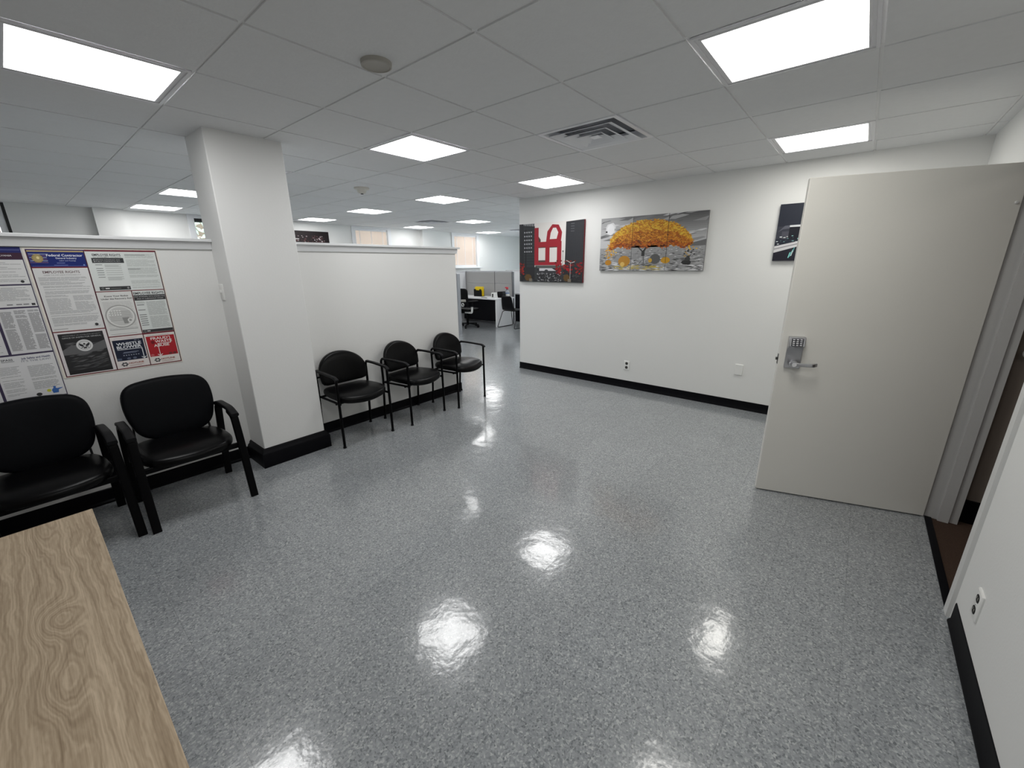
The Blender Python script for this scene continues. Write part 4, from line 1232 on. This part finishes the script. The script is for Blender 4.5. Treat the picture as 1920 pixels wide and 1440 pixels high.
# fraud waste abuse block
RD = rgb(176, 36, 46)
R_(-0.245, 0.952, -0.090, 1.092, RD, 4)
T_('DEPARTMENT OF HOMELAND SECURITY', -0.236, -0.112, 1.0955, 0.005, rgb(110, 110, 120), lv=5)
T_('FRAUD', -0.222, -0.128, 1.068, 0.017, rgb(236, 226, 224), bold=0.03, lv=6); T_('WASTE', -0.202, -0.108, 1.046, 0.017, rgb(236, 226, 224), bold=0.03, lv=6); T_('ABUSE', -0.213, -0.128, 1.018, 0.017, rgb(236, 226, 224), bold=0.03, lv=6)
for a in ((-0.127, 1.083, -0.116, 1.083), (-0.117, 1.084, -0.117, 1.0385), (-0.116, 1.0385, -0.190, 1.0385), (-0.1895, 1.040, -0.1895, 0.958)): L_(*a, 0.0040, rgb(236, 226, 224), 5)
P.poly([(-0.1895 - ox, 0.950 - oz), (-0.205 - ox, 0.964 - oz), (-0.200 - ox, 0.966 - oz), (-0.1895 - ox, 0.957 - oz), (-0.179 - ox, 0.966 - oz), (-0.174 - ox, 0.964 - oz)], rgb(236, 226, 224), 7)
E_(-0.214, 1.050, 0.010, 0.012, rgb(120, 22, 32), 5, 16)
for x, c in ((-0.232, rgb(196, 100, 104)), (-0.132, rgb(110, 50, 52)), (-0.108, rgb(110, 50, 52))): E_(x, 0.962, 0.010, 0.008, c, 5, 18)
for x0 in (-0.40, -0.228):      # hotline marks
    for k in range(6):
        a = k * PI / 3
        E_(x0 + 0.016 + 0.012 * math.cos(a), 0.925 + 0.010 * math.sin(a), 0.0062, 0.0046, rgb(66, 66, 72), 5, 10)
    T_('HOTLINE', x0 + 0.038, x0 + 0.114, 0.924, 0.0105, rgb(150, 74, 54), bold=0.03, lv=6)
    R_(x0 + 0.038, 0.914, x0 + 0.11, 0.917, rgb(190, 170, 164), 5); R_(x0 + 0.038, 0.908, x0 + 0.10, 0.911, rgb(196, 180, 176), 5)
P.build('wall_poster', (ox, YW - 0.001, oz), (1, 0, 0), (0, 0, 1), w, h, 0.0015, rgb(232, 226, 216), label='red-bordered notice poster headed Federal Contractor with a blue title block', cat='poster')

# left poster, mostly outside the photo on its left side
ox, oz = -1.285, 0.785
w, h = 0.604, 0.885
P = Print()
x1 = ox + w
R_(ox, oz, x1, oz + h, rgb(66, 58, 84), 1)
R_(ox, 1.638, x1, oz + h, rgb(40, 44, 104), 2); R_(ox, 1.652, x1 - 0.004, 1.654, rgb(120, 128, 180), 3)
R_(ox, 1.604, x1, 1.638, rgb(66, 40, 60), 2)
T_('PENNSYLVANIA', -0.812, -0.721, 1.6185, 0.0085, rgb(226, 224, 228), bold=0.012, lv=4)
R_(ox + 0.005, 1.466, x1 - 0.004, 1.600, PAPER, 3); R_(ox + 0.005, 1.339, x1 - 0.004, 1.458, PAPER, 3)
R_(-0.846, 1.072, x1 - 0.004, 1.330, rgb(222, 222, 224), 3); R_(ox + 0.005, 1.072, -0.858, 1.330, rgb(222, 222, 224), 3)
R_(-0.925, 0.795, x1 - 0.004, 1.062, rgb(226, 226, 228), 3); R_(ox + 0.005, 0.795, -0.937, 1.062, rgb(226, 226, 228), 3)
PA_(ox + 0.02, 1.478, x1 - 0.014, 1.590, lv=4, pitch=0.0085, gap=0.2); E_(-0.712, 1.480, 0.0075, 0.0075, INK, 5, 14)
PA_(ox + 0.02, 1.372, x1 - 0.020, 1.450, rgb(176, 177, 178), lv=4, gap=0.08)
for x in (-0.80, -0.765, -0.738): R_(x, 1.349, x + 0.022, 1.355, rgb(130, 130, 132), 4)
R_(-0.706, 1.345, -0.692, 1.357, INK, 4)
for a in (-0.838, -0.784, -0.732):
    PA_(a, 1.085, a + 0.044, 1.322, rgb(160, 160, 162), lv=4, pitch=0.0055, h=0.0038, gap=0.05, ragged=0.12)
PA_(ox + 0.02, 1.085, -0.872, 1.322, lv=4, pitch=0.006)
T_('SPASS', -0.895, -0.850, 1.037, 0.011, rgb(70, 72, 76), bold=0.02, lv=5); R_(-0.895, 1.030, -0.846, 1.0325, rgb(110, 112, 114), 5)
T_('Job Safety and Health', -0.818, -0.702, 1.037, 0.0115, rgb(66, 66, 110), bold=0.02, lv=5)
T_("IT'S THE LAW!", -0.820, -0.704, 1.021, 0.0105, rgb(110, 112, 132), lv=5)
PA_(-0.915, 0.83, -0.835, 1.005, lv=4, gap=0.1, pitch=0.007); PA_(-0.805, 0.845, -0.70, 1.005, rgb(160, 162, 162), lv=4, gap=0.12, pitch=0.007)
PA_(ox + 0.02, 0.81, -0.95, 1.05, lv=4)
# small pictogram of a worker in blue with a yellow circle
E_(-0.752, 0.832, 0.009, 0.009, rgb(206, 206, 70), 5, 16)
P.poly([(-0.738 - ox, 0.812 - oz), (-0.715 - ox, 0.812 - oz), (-0.712 - ox, 0.830 - oz), (-0.694 - ox, 0.838 - oz), (-0.694 - ox, 0.841 - oz), (-0.718 - ox, 0.839 - oz), (-0.722 - ox, 0.843 - oz), (-0.733 - ox, 0.843 - oz), (-0.741 - ox, 0.832 - oz)], rgb(62, 108, 180), 5)
E_(-0.7265, 0.8485, 0.006, 0.006, rgb(62, 108, 180), 5, 14); E_(-0.795, 0.818, 0.012, 0.010, INK, 5, 16)
P.build('wall_poster', (ox, YW - 0.001, oz), (1, 0, 0), (0, 0, 1), w, h, 0.0015, rgb(66, 58, 84), label='dark-bordered notice poster at the left edge headed with a state name in white', cat='poster')

# ================================================================== WAITING CHAIRS (round-backed, thin tube)
def make_round_chair(label, loc, rz):
    t = thing('waiting_chair', label, 'chair', loc, rz, group='round-backed black chairs')
    # local: x across, -y front
    seat = round_poly([(-0.205, 0.215, 0.10), (0.205, 0.215, 0.10), (0.245, -0.02, 0.25), (0.235, -0.205, 0.12), (0.0, -0.262, 0.30), (-0.235, -0.205, 0.12), (-0.245, -0.02, 0.25)], 8)

    def smap(u, v, wv):
        drop = 0.030 * max(0.0, (-v - 0.08) / 0.18) ** 2
        return (u, v, 0.408 + wv - drop + 0.012 * (u / 0.24) ** 2)
    obj('seat', cushion(bmesh.new(), seat, 0.058, smap, dome=0.22), M['vinyl'], t)
    arc = [(-0.222, 0.012), (-0.230, 0.09)] + [(0.228 * math.cos(math.radians(a)), 0.105 + 0.168 * math.sin(math.radians(a))) for a in range(172, 7, -8)] + [(0.230, 0.09), (0.222, 0.012)]
    low = [(0.205, -0.010), (0.17, -0.020), (0.0, -0.026), (-0.17, -0.020), (-0.205, -0.010)]
    out = arc + low

    def bmap(u, v, wv):
        y = 0.165 + 0.20 * v - wv - 0.75 * u * u + 0.02
        return (u, y, 0.518 + v * 0.985)
    obj('backrest', cushion(bmesh.new(), out, 0.046, bmap, dome=0.20), M['vinyl'], t)
    for s in (-1, 1):
        bm = bmesh.new(); tube(bm, [(s * 0.248, -0.190, 0.0), (s * 0.248, -0.186, 0.628)], 0.0115)
        obj('leg', bm, M['blackmetal'], t)
        bm = bmesh.new(); tube(bm, [(s * 0.248, 0.200, 0.0), (s * 0.248, 0.170, 0.44), (s * 0.250, 0.176, 0.646), (s * 0.250, 0.10, 0.650)], 0.0115, 0.05, up=(1, 0, 0))
        obj('leg', bm, M['blackmetal'], t)
        bm = bmesh.new()
        pts = fillet([(s * 0.250, 0.150, 0.652), (s * 0.252, 0.02, 0.650), (s * 0.250, -0.17, 0.640), (s * 0.248, -0.205, 0.618)], 0.03)
        sweep(bm, pts, rrect(0.034, 0.020, 0.009), up=(0, 0, 1))
        obj('armrest', bm, M['blackplastic'], t)
        for y in (-0.185, 0.192):
            bm = bmesh.new(); lathe(bm, [(0, 0), (0.0145, 0), (0.0145, 0.012), (0.0118, 0.016)], 14, cx=s * 0.248, cy=y + (0.008 if y > 0 else -0.004))
            obj('foot_cap', bm, M['blackplastic'], t)
    bm = bmesh.new()
    tube(bm, [(-0.248, -0.13, 0.395), (0.248, -0.13, 0.395)], 0.010); tube(bm, [(-0.248, 0.172, 0.398), (0.248, 0.172, 0.398)], 0.010)
    tube(bm, [(-0.235, -0.186, 0.40), (-0.235, 0.172, 0.40)], 0.010, up=(0, 0, 1)); tube(bm, [(0.235, -0.186, 0.40), (0.235, 0.172, 0.40)], 0.010)
    obj('seat_frame', bm, M['blackmetal'], t)
    for s in (-1, 1):
        bm = bmesh.new()
        tube(bm, [(s * 0.248, 0.174, 0.58), (s * 0.205, 0.165, 0.585), (s * 0.17, 0.178, 0.59)], 0.008, 0.02)
        obj('back_bracket', bm, M['blackmetal'], t)
    return t


c0 = make_round_chair('round-backed black chair nearest the column', (1.068, 1.520, 0), 0.0)
dup(c0, 'round-backed black chair in the middle of the three against the partition', (1.740, 1.522, 0), math.radians(8.6))
dup(c0, 'round-backed black chair at the open end of the partition', (2.390, 1.527, 0), math.radians(7.7))


# ================================================================== GUEST CHAIRS (square-backed, heavier frame)
def make_guest_chair(label, loc, rz):
    t = thing('guest_chair', label, 'chair', loc, rz, group='square-backed black guest chairs')
    seat = round_poly([(-0.220, 0.235, 0.10), (0.220, 0.235, 0.10), (0.252, 0.0, 0.25), (0.240, -0.215, 0.14), (0.0, -0.268, 0.32), (-0.240, -0.215, 0.14), (-0.252, 0.0, 0.25)], 8)

    def smap(u, v, wv):
        drop = 0.035 * max(0.0, (-v - 0.08) / 0.19) ** 2
        return (u, v, 0.394 + 0.88 * wv - drop + 0.024 * (-v))
    obj('seat', cushion(bmesh.new(), seat, 0.058, smap, dome=0.26), M['vinyl'], t)
    out = round_poly([(-0.195, 0.0, 0.12), (0.0, -0.022, 0.2), (0.195, 0.0, 0.12), (0.250, 0.19, 0.22), (0.232, 0.372, 0.12), (0.0, 0.400, 0.3), (-0.232, 0.372, 0.12), (-0.250, 0.19, 0.22)], 8)

    def bmap(u, v, wv):
        return (u + 0.018, 0.185 + 0.26 * v - wv - 0.55 * u * u + 0.03, 0.448 + v * 0.97)
    obj('backrest', cushion(bmesh.new(), out, 0.052, bmap, dome=0.22), M['fabric_navy'], t)
    pf = rrect(0.028, 0.044, 0.006)
    for s in (-1, 1):
        bm = bmesh.new()
        sweep(bm, fillet([(s * 0.268, -0.262, 0.0), (s * 0.265, -0.215, 0.42), (s * 0.262, -0.192, 0.588), (s * 0.262, -0.12, 0.606)], 0.05), pf, up=(1, 0, 0))
        obj('leg', bm, M['blackmetal'], t)
        bm = bmesh.new()
        sweep(bm, fillet([(s * 0.268, 0.275, 0.0), (s * 0.265, 0.195, 0.40), (s * 0.262, 0.135, 0.588), (s * 0.262, 0.06, 0.606)], 0.05), pf, up=(1, 0, 0))
        obj('leg', bm, M['blackmetal'], t)
        bm = bmesh.new()
        pts = fillet([(s * 0.262, 0.150, 0.606), (s * 0.263, 0.09, 0.622), (s * 0.263, -0.13, 0.626), (s * 0.262, -0.225, 0.596)], 0.05)
        sweep(bm, pts, rrect(0.046, 0.026, 0.010), up=(0, 0, 1))
        obj('armrest', bm, M['blackplastic'], t)
        bm = bmesh.new()
        sweep(bm, fillet([(s * 0.20, 0.05, 0.386), (s * 0.205, 0.20, 0.39), (s * 0.205, 0.235, 0.47), (s * 0.19, 0.25, 0.60)], 0.06), rrect(0.030, 0.010, 0.003), up=(1, 0, 0))
        obj('back_bracket', bm, M['blackplastic'], t)
    bm = bmesh.new()
    for y in (-0.16, 0.12):
        sweep(bm, [(-0.272, y - 0.035, 0.375), (0.272, y - 0.035, 0.375)], rrect(0.022, 0.034, 0.004))
    obj('seat_frame', bm, M['blackmetal'], t)
    return t


g0 = make_guest_chair('square-backed black guest chair between the oak table and the column', (-0.253, 1.362, 0), 0.0)
dup(g0, 'square-backed black guest chair at the left edge, behind the oak table', (-0.862, 1.388, 0), math.radians(2.5))

# ================================================================== OAK TABLE
t = thing('oak_table', 'light wood-grain table cut by the bottom left corner', 'table', (0, 0, 0))
obj('tabletop', BX(-1.52, -1.50, 0.714, -0.756, 0.001, 0.74), M['wood'], t, bevel=0.0015)
obj('side_panel', BX(-1.50, -0.03, 0, -0.776, -0.005, 0.714), M['wood'], t); obj('side_panel', BX(-1.50, -1.49, 0, -0.776, -1.465, 0.714), M['wood'], t)
obj('modesty_panel', BX(-1.40, -1.465, 0.28, -1.382, -0.03, 0.714), M['wood'], t)

# ================================================================== CUBICLE AREA
def panel(label, x0, y0, x1, y1, hgt, m, splits=(), band=None, face='x', dark_ends=True, post=None):
    t = thing('cubicle_panel', label, 'cubicle panel', ((x0 + x1) / 2, (y0 + y1) / 2, 0))
    cx, cy = (x0 + x1) / 2, (y0 + y1) / 2
    hx, hy = (x1 - x0) / 2, (y1 - y0) / 2
    obj('core', BX(-hx + 0.012, -hy + 0.012, 0.0, hx - 0.012, hy - 0.012, hgt - 0.02), M['panel_trim'], t)
    obj('top_cap', BX(-hx, -hy, hgt - 0.022, hx, hy, hgt), M['panel_trim'], t, bevel=0.003)
    L0, L1 = (-hy, hy) if face == 'x' else (-hx, hx)
    cuts = [L0 + 0.02] + [c - (cy if face == 'x' else cx) for c in splits] + [L1 - 0.02]
    zs = [0.09] + ([band] if band else []) + [hgt - 0.03]
    for a, b in zip(cuts, cuts[1:]):
        for za, zb in zip(zs, zs[1:]):
            for s in (-1, 1):
                if face == 'x': bb = BX(s * (hx - 0.012), a + 0.008, za + 0.005, s * (hx - 0.001), b - 0.008, zb - 0.005)
                else: bb = BX(a + 0.008, s * (hy - 0.012), za + 0.005, b - 0.008, s * (hy - 0.001), zb - 0.005)
                obj('fabric_tile', bb, m, t, bevel=0.002)
    ends = [L0, L1] + [c - (cy if face == 'x' else cx) for c in splits]
    for k, e in enumerate(ends):
        q = 0.012 if k > 1 else 0.018
        if k == 0: a, b = e, e + q
        elif k == 1: a, b = e - q, e
        else: a, b = e - q / 2, e + q / 2
        if face == 'x': bb = BX(-hx - 0.0005, a, 0, hx + 0.0005, b, hgt - 0.022)
        else: bb = BX(a, -hy - 0.0005, 0, b, hy + 0.0005, hgt - 0.022)
        obj('post', bb, post or (M['panel_dark'] if dark_ends else M['panel_trim']), t)
    return t


panel('grey fabric cubicle panel behind the white desk', 7.72, 5.12, 7.79, 6.99, 1.385, M['panel_fabric'], splits=(5.75,), band=1.06)
panel('pale cubicle panel seen end-on just past the partition wall', 5.65, 5.0, 5.735, 6.82, 1.375, M['panel_light'], dark_ends=False, post=M['panel_post'])
panel('pale cubicle panel at the back right behind the grey one', 9.2, 4.2, 9.28, 6.62, 1.385, M['panel_light'])
panel('pale cubicle panel along the window wall behind the white desk', 5.76, 6.84, 7.70, 6.90, 1.385, M['panel_light'], face='y', dark_ends=False)

# desk: white top and end panel, black back panel
t = thing('office_desk', 'white desk with a black front inside the cubicle', 'desk', (7.0, 5.06, 0))
obj('worktop', BX(-0.03, -0.01, 0.692, 0.70, 1.74, 0.724), M['white_lam'], t, bevel=0.004)
obj('end_panel', BX(0, 0, 0, 0.66, 0.03, 0.692), M['white_lam'], t, bevel=0.002)
obj('end_panel', BX(0, 1.70, 0, 0.66, 1.73, 0.692), M['white_lam'], t, bevel=0.002)
obj('modesty_panel', BX(0.50, 0.03, 0.06, 0.52, 1.70, 0.692), M['black_lam'], t)
obj('front_rail', BX(0.02, 0.03, 0.63, 0.04, 1.70, 0.692), M['black_lam'], t)

DZT = 0.724
t = thing('file_holder', 'black file holder full of yellow folders on the white desk', 'file holder', (7.34, 6.02, DZT))
bm = bmesh.new()
box(bm, 0, -0.13, 0, 0.01, 0.16, 0.16); box(bm, 0.10, -0.13, 0, 0.11, 0.16, 0.2); box(bm, 0.01, -0.13, 0, 0.10, 0.16, 0.01); box(bm, 0.01, 0.15, 0, 0.10, 0.16, 0.18); box(bm, -0.001, 0.09, 0.15, 0.01, 0.16, 0.19); box(bm, -0.001, -0.11, 0.15, 0.01, -0.05, 0.19)
obj('holder', bm, M['blackplastic'], t)
for k, (x, hh) in enumerate(((0.02, 0.235), (0.045, 0.25), (0.07, 0.255))):
    tag(obj('yellow_folder', BX(x, -0.145, 0.012, x + 0.012, 0.14, hh), M['yellow'], loc=(7.34, 6.02, DZT), bevel=0.003), ['front yellow folder in the black file holder', 'middle yellow folder in the black file holder', 'rear yellow folder in the black file holder'][k], 'folder', group='yellow folders in the file holder')
t = thing('tape_dispenser', 'white desk dispenser with a dark slot on the white desk', 'dispenser', (7.14, 5.30, DZT))
bm = prism(bmesh.new(), [(-0.09, 0), (0.07, 0), (0.05, 0.13), (-0.06, 0.135)], 'x', 0, 0.10)
obj('body', bm, M['white_plastic'], t, bevel=0.008)
bm = bmesh.new(); lathe(bm, [(0, 0.004), (0.022, 0.004), (0.022, 0), (0, 0)], 18)
bmesh.ops.transform(bm, matrix=Matrix.Translation((-0.001, 0.0, 0.085)) @ Matrix.Rotation(-PI / 2, 4, 'Y'), verts=bm.verts)
box(bm, -0.004, -0.015, 0.02, 0.0, 0.02, 0.07)
obj('slot', bm, M['blackplastic'], t)
t = thing('card_reader', 'small black box behind the white dispenser on the desk', 'box', (7.30, 5.30, DZT))
obj('body', prism(bmesh.new(), [(0.0, 0), (0.16, 0), (0.16, 0.12), (0.03, 0.15)], 'x', 0, 0.13).copy() if False else prism(bmesh.new(), [(-0.20, 0), (0.0, 0), (-0.015, 0.15), (-0.18, 0.16)], 'x', 0, 0.13), M['blackplastic'], t, bevel=0.006)
tag(obj('pen', sweep(bmesh.new(), [(7.05, 5.42, DZT + 0.006), (7.05, 5.62, DZT + 0.006)], circ(0.006, 8)), M['blackplastic']), 'dark pen lying on the front edge of the white desk', 'pen')
t = thing('sanitizer_bottle', 'clear bottle of blue liquid with a red cap on the desk', 'bottle', (7.55, 5.16, DZT))
bm = bmesh.new(); lathe(bm, [(0, 0), (0.056, 0), (0.060, 0.006), (0.060, 0.11), (0, 0.11)], 24)
obj('liquid', bm, M['liquid'], t)
bm = bmesh.new(); lathe(bm, [(0.061, 0.108), (0.058, 0.14), (0.030, 0.19), (0.020, 0.20), (0.020, 0.215), (0, 0.215)], 24)
obj('bottle_top', bm, M['clear'], t)
bm = bmesh.new(); lathe(bm, [(0.032, 0.205), (0.034, 0.212), (0.030, 0.255), (0.0, 0.262)], 20); box(bm, -0.07, -0.016, 0.235, 0.0, 0.016, 0.262)
obj('cap', bm, M['red'], t)
obj('label', lathe(bmesh.new(), [(0.0606, 0.03), (0.0608, 0.032), (0.0608, 0.09), (0.0606, 0.092)], 24), M['white_plastic'], t)

# task chair
t = thing('task_chair', 'black wheeled task chair with white arms at the white desk', 'office chair', (6.62, 5.72, 0), math.radians(-90))
bk = round_poly([(-0.25, 0, 0.06), (0.25, 0, 0.06), (0.265, 0.43, 0.09), (-0.265, 0.43, 0.09)], 6)
obj('backrest', cushion(bmesh.new(), bk, 0.04, lambda u, v, w_: (u, -0.24 + w_ - 0.10 * v - 0 + 0.5 * u * u, 0.56 + v), dome=0.15), M['blackplastic'], t)
obj('back_bar', sweep(bmesh.new(), fillet([(-0.235, -0.27, 0.70), (0.0, -0.30, 0.69), (0.235, -0.27, 0.70)], 0.1), rrect(0.02, 0.06, 0.008)), M['grey_plastic'], t)
st = round_poly([(-0.24, -0.22, 0.08), (0.24, -0.22, 0.08), (0.25, 0.25, 0.12), (-0.25, 0.25, 0.12)], 6)
obj('seat', cushion(bmesh.new(), st, 0.07, lambda u, v, w_: (u, v, 0.42 + w_), dome=0.12), M['vinyl'], t)
bm = bmesh.new(); lathe(bm, [(0, 0.06), (0.03, 0.06), (0.03, 0.40), (0.09, 0.41), (0.09, 0.43), (0, 0.43)], 18)
obj('gas_post', bm, M['blackmetal'], t)
obj('spine', sweep(bmesh.new(), fillet([(0, -0.05, 0.41), (0, -0.27, 0.42), (0, -0.31, 0.75)], 0.08), rrect(0.09, 0.03, 0.008), up=(1, 0, 0)), M['blackplastic'], t)
for s in (-1, 1):
    bm = sweep(bmesh.new(), fillet([(s * 0.05, -0.12, 0.395), (s * 0.29, -0.12, 0.395), (s * 0.30, -0.12, 0.54)], 0.04), rrect(0.045, 0.035, 0.01), up=(0, 1, 0))
    arm = obj('armrest', bm, M['white_plastic'], t, label='white plastic arm support')
    obj('arm_pad', BX(s * 0.30 - 0.035, -0.22, 0.66, s * 0.30 + 0.035, 0.08, 0.69), M['blackplastic'], arm, bevel=0.012)
    obj('arm_upright', sweep(bmesh.new(), [(s * 0.30, -0.12, 0.53), (s * 0.30, -0.10, 0.665)], rrect(0.03, 0.03, 0.008), up=(0, 1, 0)), M['blackplastic'], arm)
for k in range(5):
    a = k * 2 * PI / 5 + 0.3
    bm = sweep(bmesh.new(), [(0.03 * math.cos(a), 0.03 * math.sin(a), 0.10), (0.31 * math.cos(a), 0.31 * math.sin(a), 0.07)], rrect(0.04, 0.025, 0.008))
    lg = obj('leg', bm, M['blackplastic'], t)
    bm = bmesh.new(); lathe(bm, [(0, -0.02), (0.026, -0.02), (0.03, -0.012), (0.03, 0.012), (0.026, 0.02), (0, 0.02)], 16)
    bmesh.ops.transform(bm, matrix=Matrix.Translation((0.30 * math.cos(a), 0.30 * math.sin(a), 0.03)) @ Matrix.Rotation(a, 4, 'Z') @ Matrix.Rotation(PI / 2, 4, 'X'), verts=bm.verts)
    obj('castor', bm, M['blackplastic'], lg)
bm = bmesh.new()
tor = [(0.16 + 0.035 * math.cos(a), -0.30, 0.60 + 0.035 * math.sin(a)) for a in [2 * PI * i / 24 for i in range(25)]]
sweep(bm, tor, circ(0.009, 8), up=(0, 1, 0))
obj('back_ring', bm, M['white_plastic'], t, label='pale ring on the back of the chair')

# stacking chair with sled legs
t = thing('stacking_chair', 'black stacking chair with thin sled legs beside the white desk', 'chair', (7.31, 4.76, 0), math.radians(90))
# local: -y is the front (+x in the room)
shell = bmesh.new()
prof = [(-0.235, 0.435), (-0.20, 0.452), (-0.10, 0.445), (0.05, 0.430), (0.15, 0.432), (0.205, 0.470), (0.235, 0.55), (0.255, 0.66), (0.270, 0.76), (0.275, 0.80)]
rows = []
for k, (y, z) in enumerate(prof):
    hw = 0.215 if k < 5 else 0.20 - 0.012 * (k - 5) + (0 if k < 9 else -0.03)
    rows.append([(hw * q / 6, y - (0.35 * (q / 6 * hw) ** 2 if k > 4 else 0), z + (0.25 * (hw * q / 6) ** 2 if k < 5 else 0)) for q in range(-6, 7)])
th = 0.012
for off in (0, 1):
    pass
F_ = [[shell.verts.new(p) for p in r] for r in rows]
for a, b in zip(F_, F_[1:]):
    for q in range(12): shell.faces.new((a[q], a[q + 1], b[q + 1], b[q]))
so = obj('seat_shell', shell, M['blackplastic'], t)
sm = so.modifiers.new('thickness', 'SOLIDIFY'); sm.thickness = 0.011; sm.offset = 0
for s in (-1, 1):
    bm = bmesh.new()
    tube(bm, [(s * 0.19, -0.12, 0.425), (s * 0.235, -0.20, 0.40), (s * 0.275, -0.30, 0.008), (s * 0.275, 0.30, 0.008), (s * 0.235, 0.14, 0.40), (s * 0.19, 0.10, 0.420)], 0.008, 0.04, n=10, up=(1, 0, 0))
    obj('leg', bm, M['blackmetal'], t)
bm = bmesh.new(); tube(bm, [(-0.2, -0.12, 0.424), (0.2, -0.12, 0.424)], 0.007, n=8); tube(bm, [(-0.2, 0.10, 0.418), (0.2, 0.10, 0.418)], 0.007, n=8)
obj('seat_frame', bm, M['blackmetal'], t)

# far desk, only its corner shows past the picture wall
t = thing('white_topped_cabinet', 'black cabinet with a white top at the edge of the picture wall', 'cabinet', (8.2, 4.3, 0))
obj('body', BX(0.02, 0, 0.0, 0.58, 1.14, 0.75), M['black_lam'], t); obj('cabinet_top', BX(0, -0.02, 0.75, 0.60, 1.16, 0.79), M['white_lam'], t, bevel=0.003)

# ================================================================== CAMERA, WORLD, RENDER
cam = bpy.data.cameras.new('camera')
cam.sensor_fit = 'HORIZONTAL'; cam.sensor_width = 36.0; cam.lens = 14.35876; cam.clip_start = 0.02; cam.clip_end = 100
co = bpy.data.objects.new('camera', cam); COL.objects.link(co)
R3 = ((0.6396354283853773, 0.2220133160148254, -0.7359188856568067), (-0.7686124581055631, 0.17218437227494723, -0.6161066719239505), (-0.010070153880598422, 0.9597200786981503, 0.2807774252756753))
co.matrix_world = Matrix.Translation((-0.77144, -1.93740, 1.54546)) @ Matrix(R3).to_4x4()
SC.camera = co

wd = bpy.data.worlds.new('sky'); SC.world = wd
wd.use_nodes = True
bg = wd.node_tree.nodes['Background']
bg.inputs['Color'].default_value = (0.86, 0.93, 1.0, 1)
bg.inputs['Strength'].default_value = 6.5

SC.view_settings.view_transform = 'Standard'
SC.view_settings.look = 'None'
SC.view_settings.gamma = 1.0
SC.view_settings.exposure = 0.70
SC.view_settings.use_curve_mapping = False
SC.cycles.max_bounces = 10
SC.cycles.diffuse_bounces = 6
SC.cycles.glossy_bounces = 4
SC.cycles.sample_clamp_indirect = 8.0
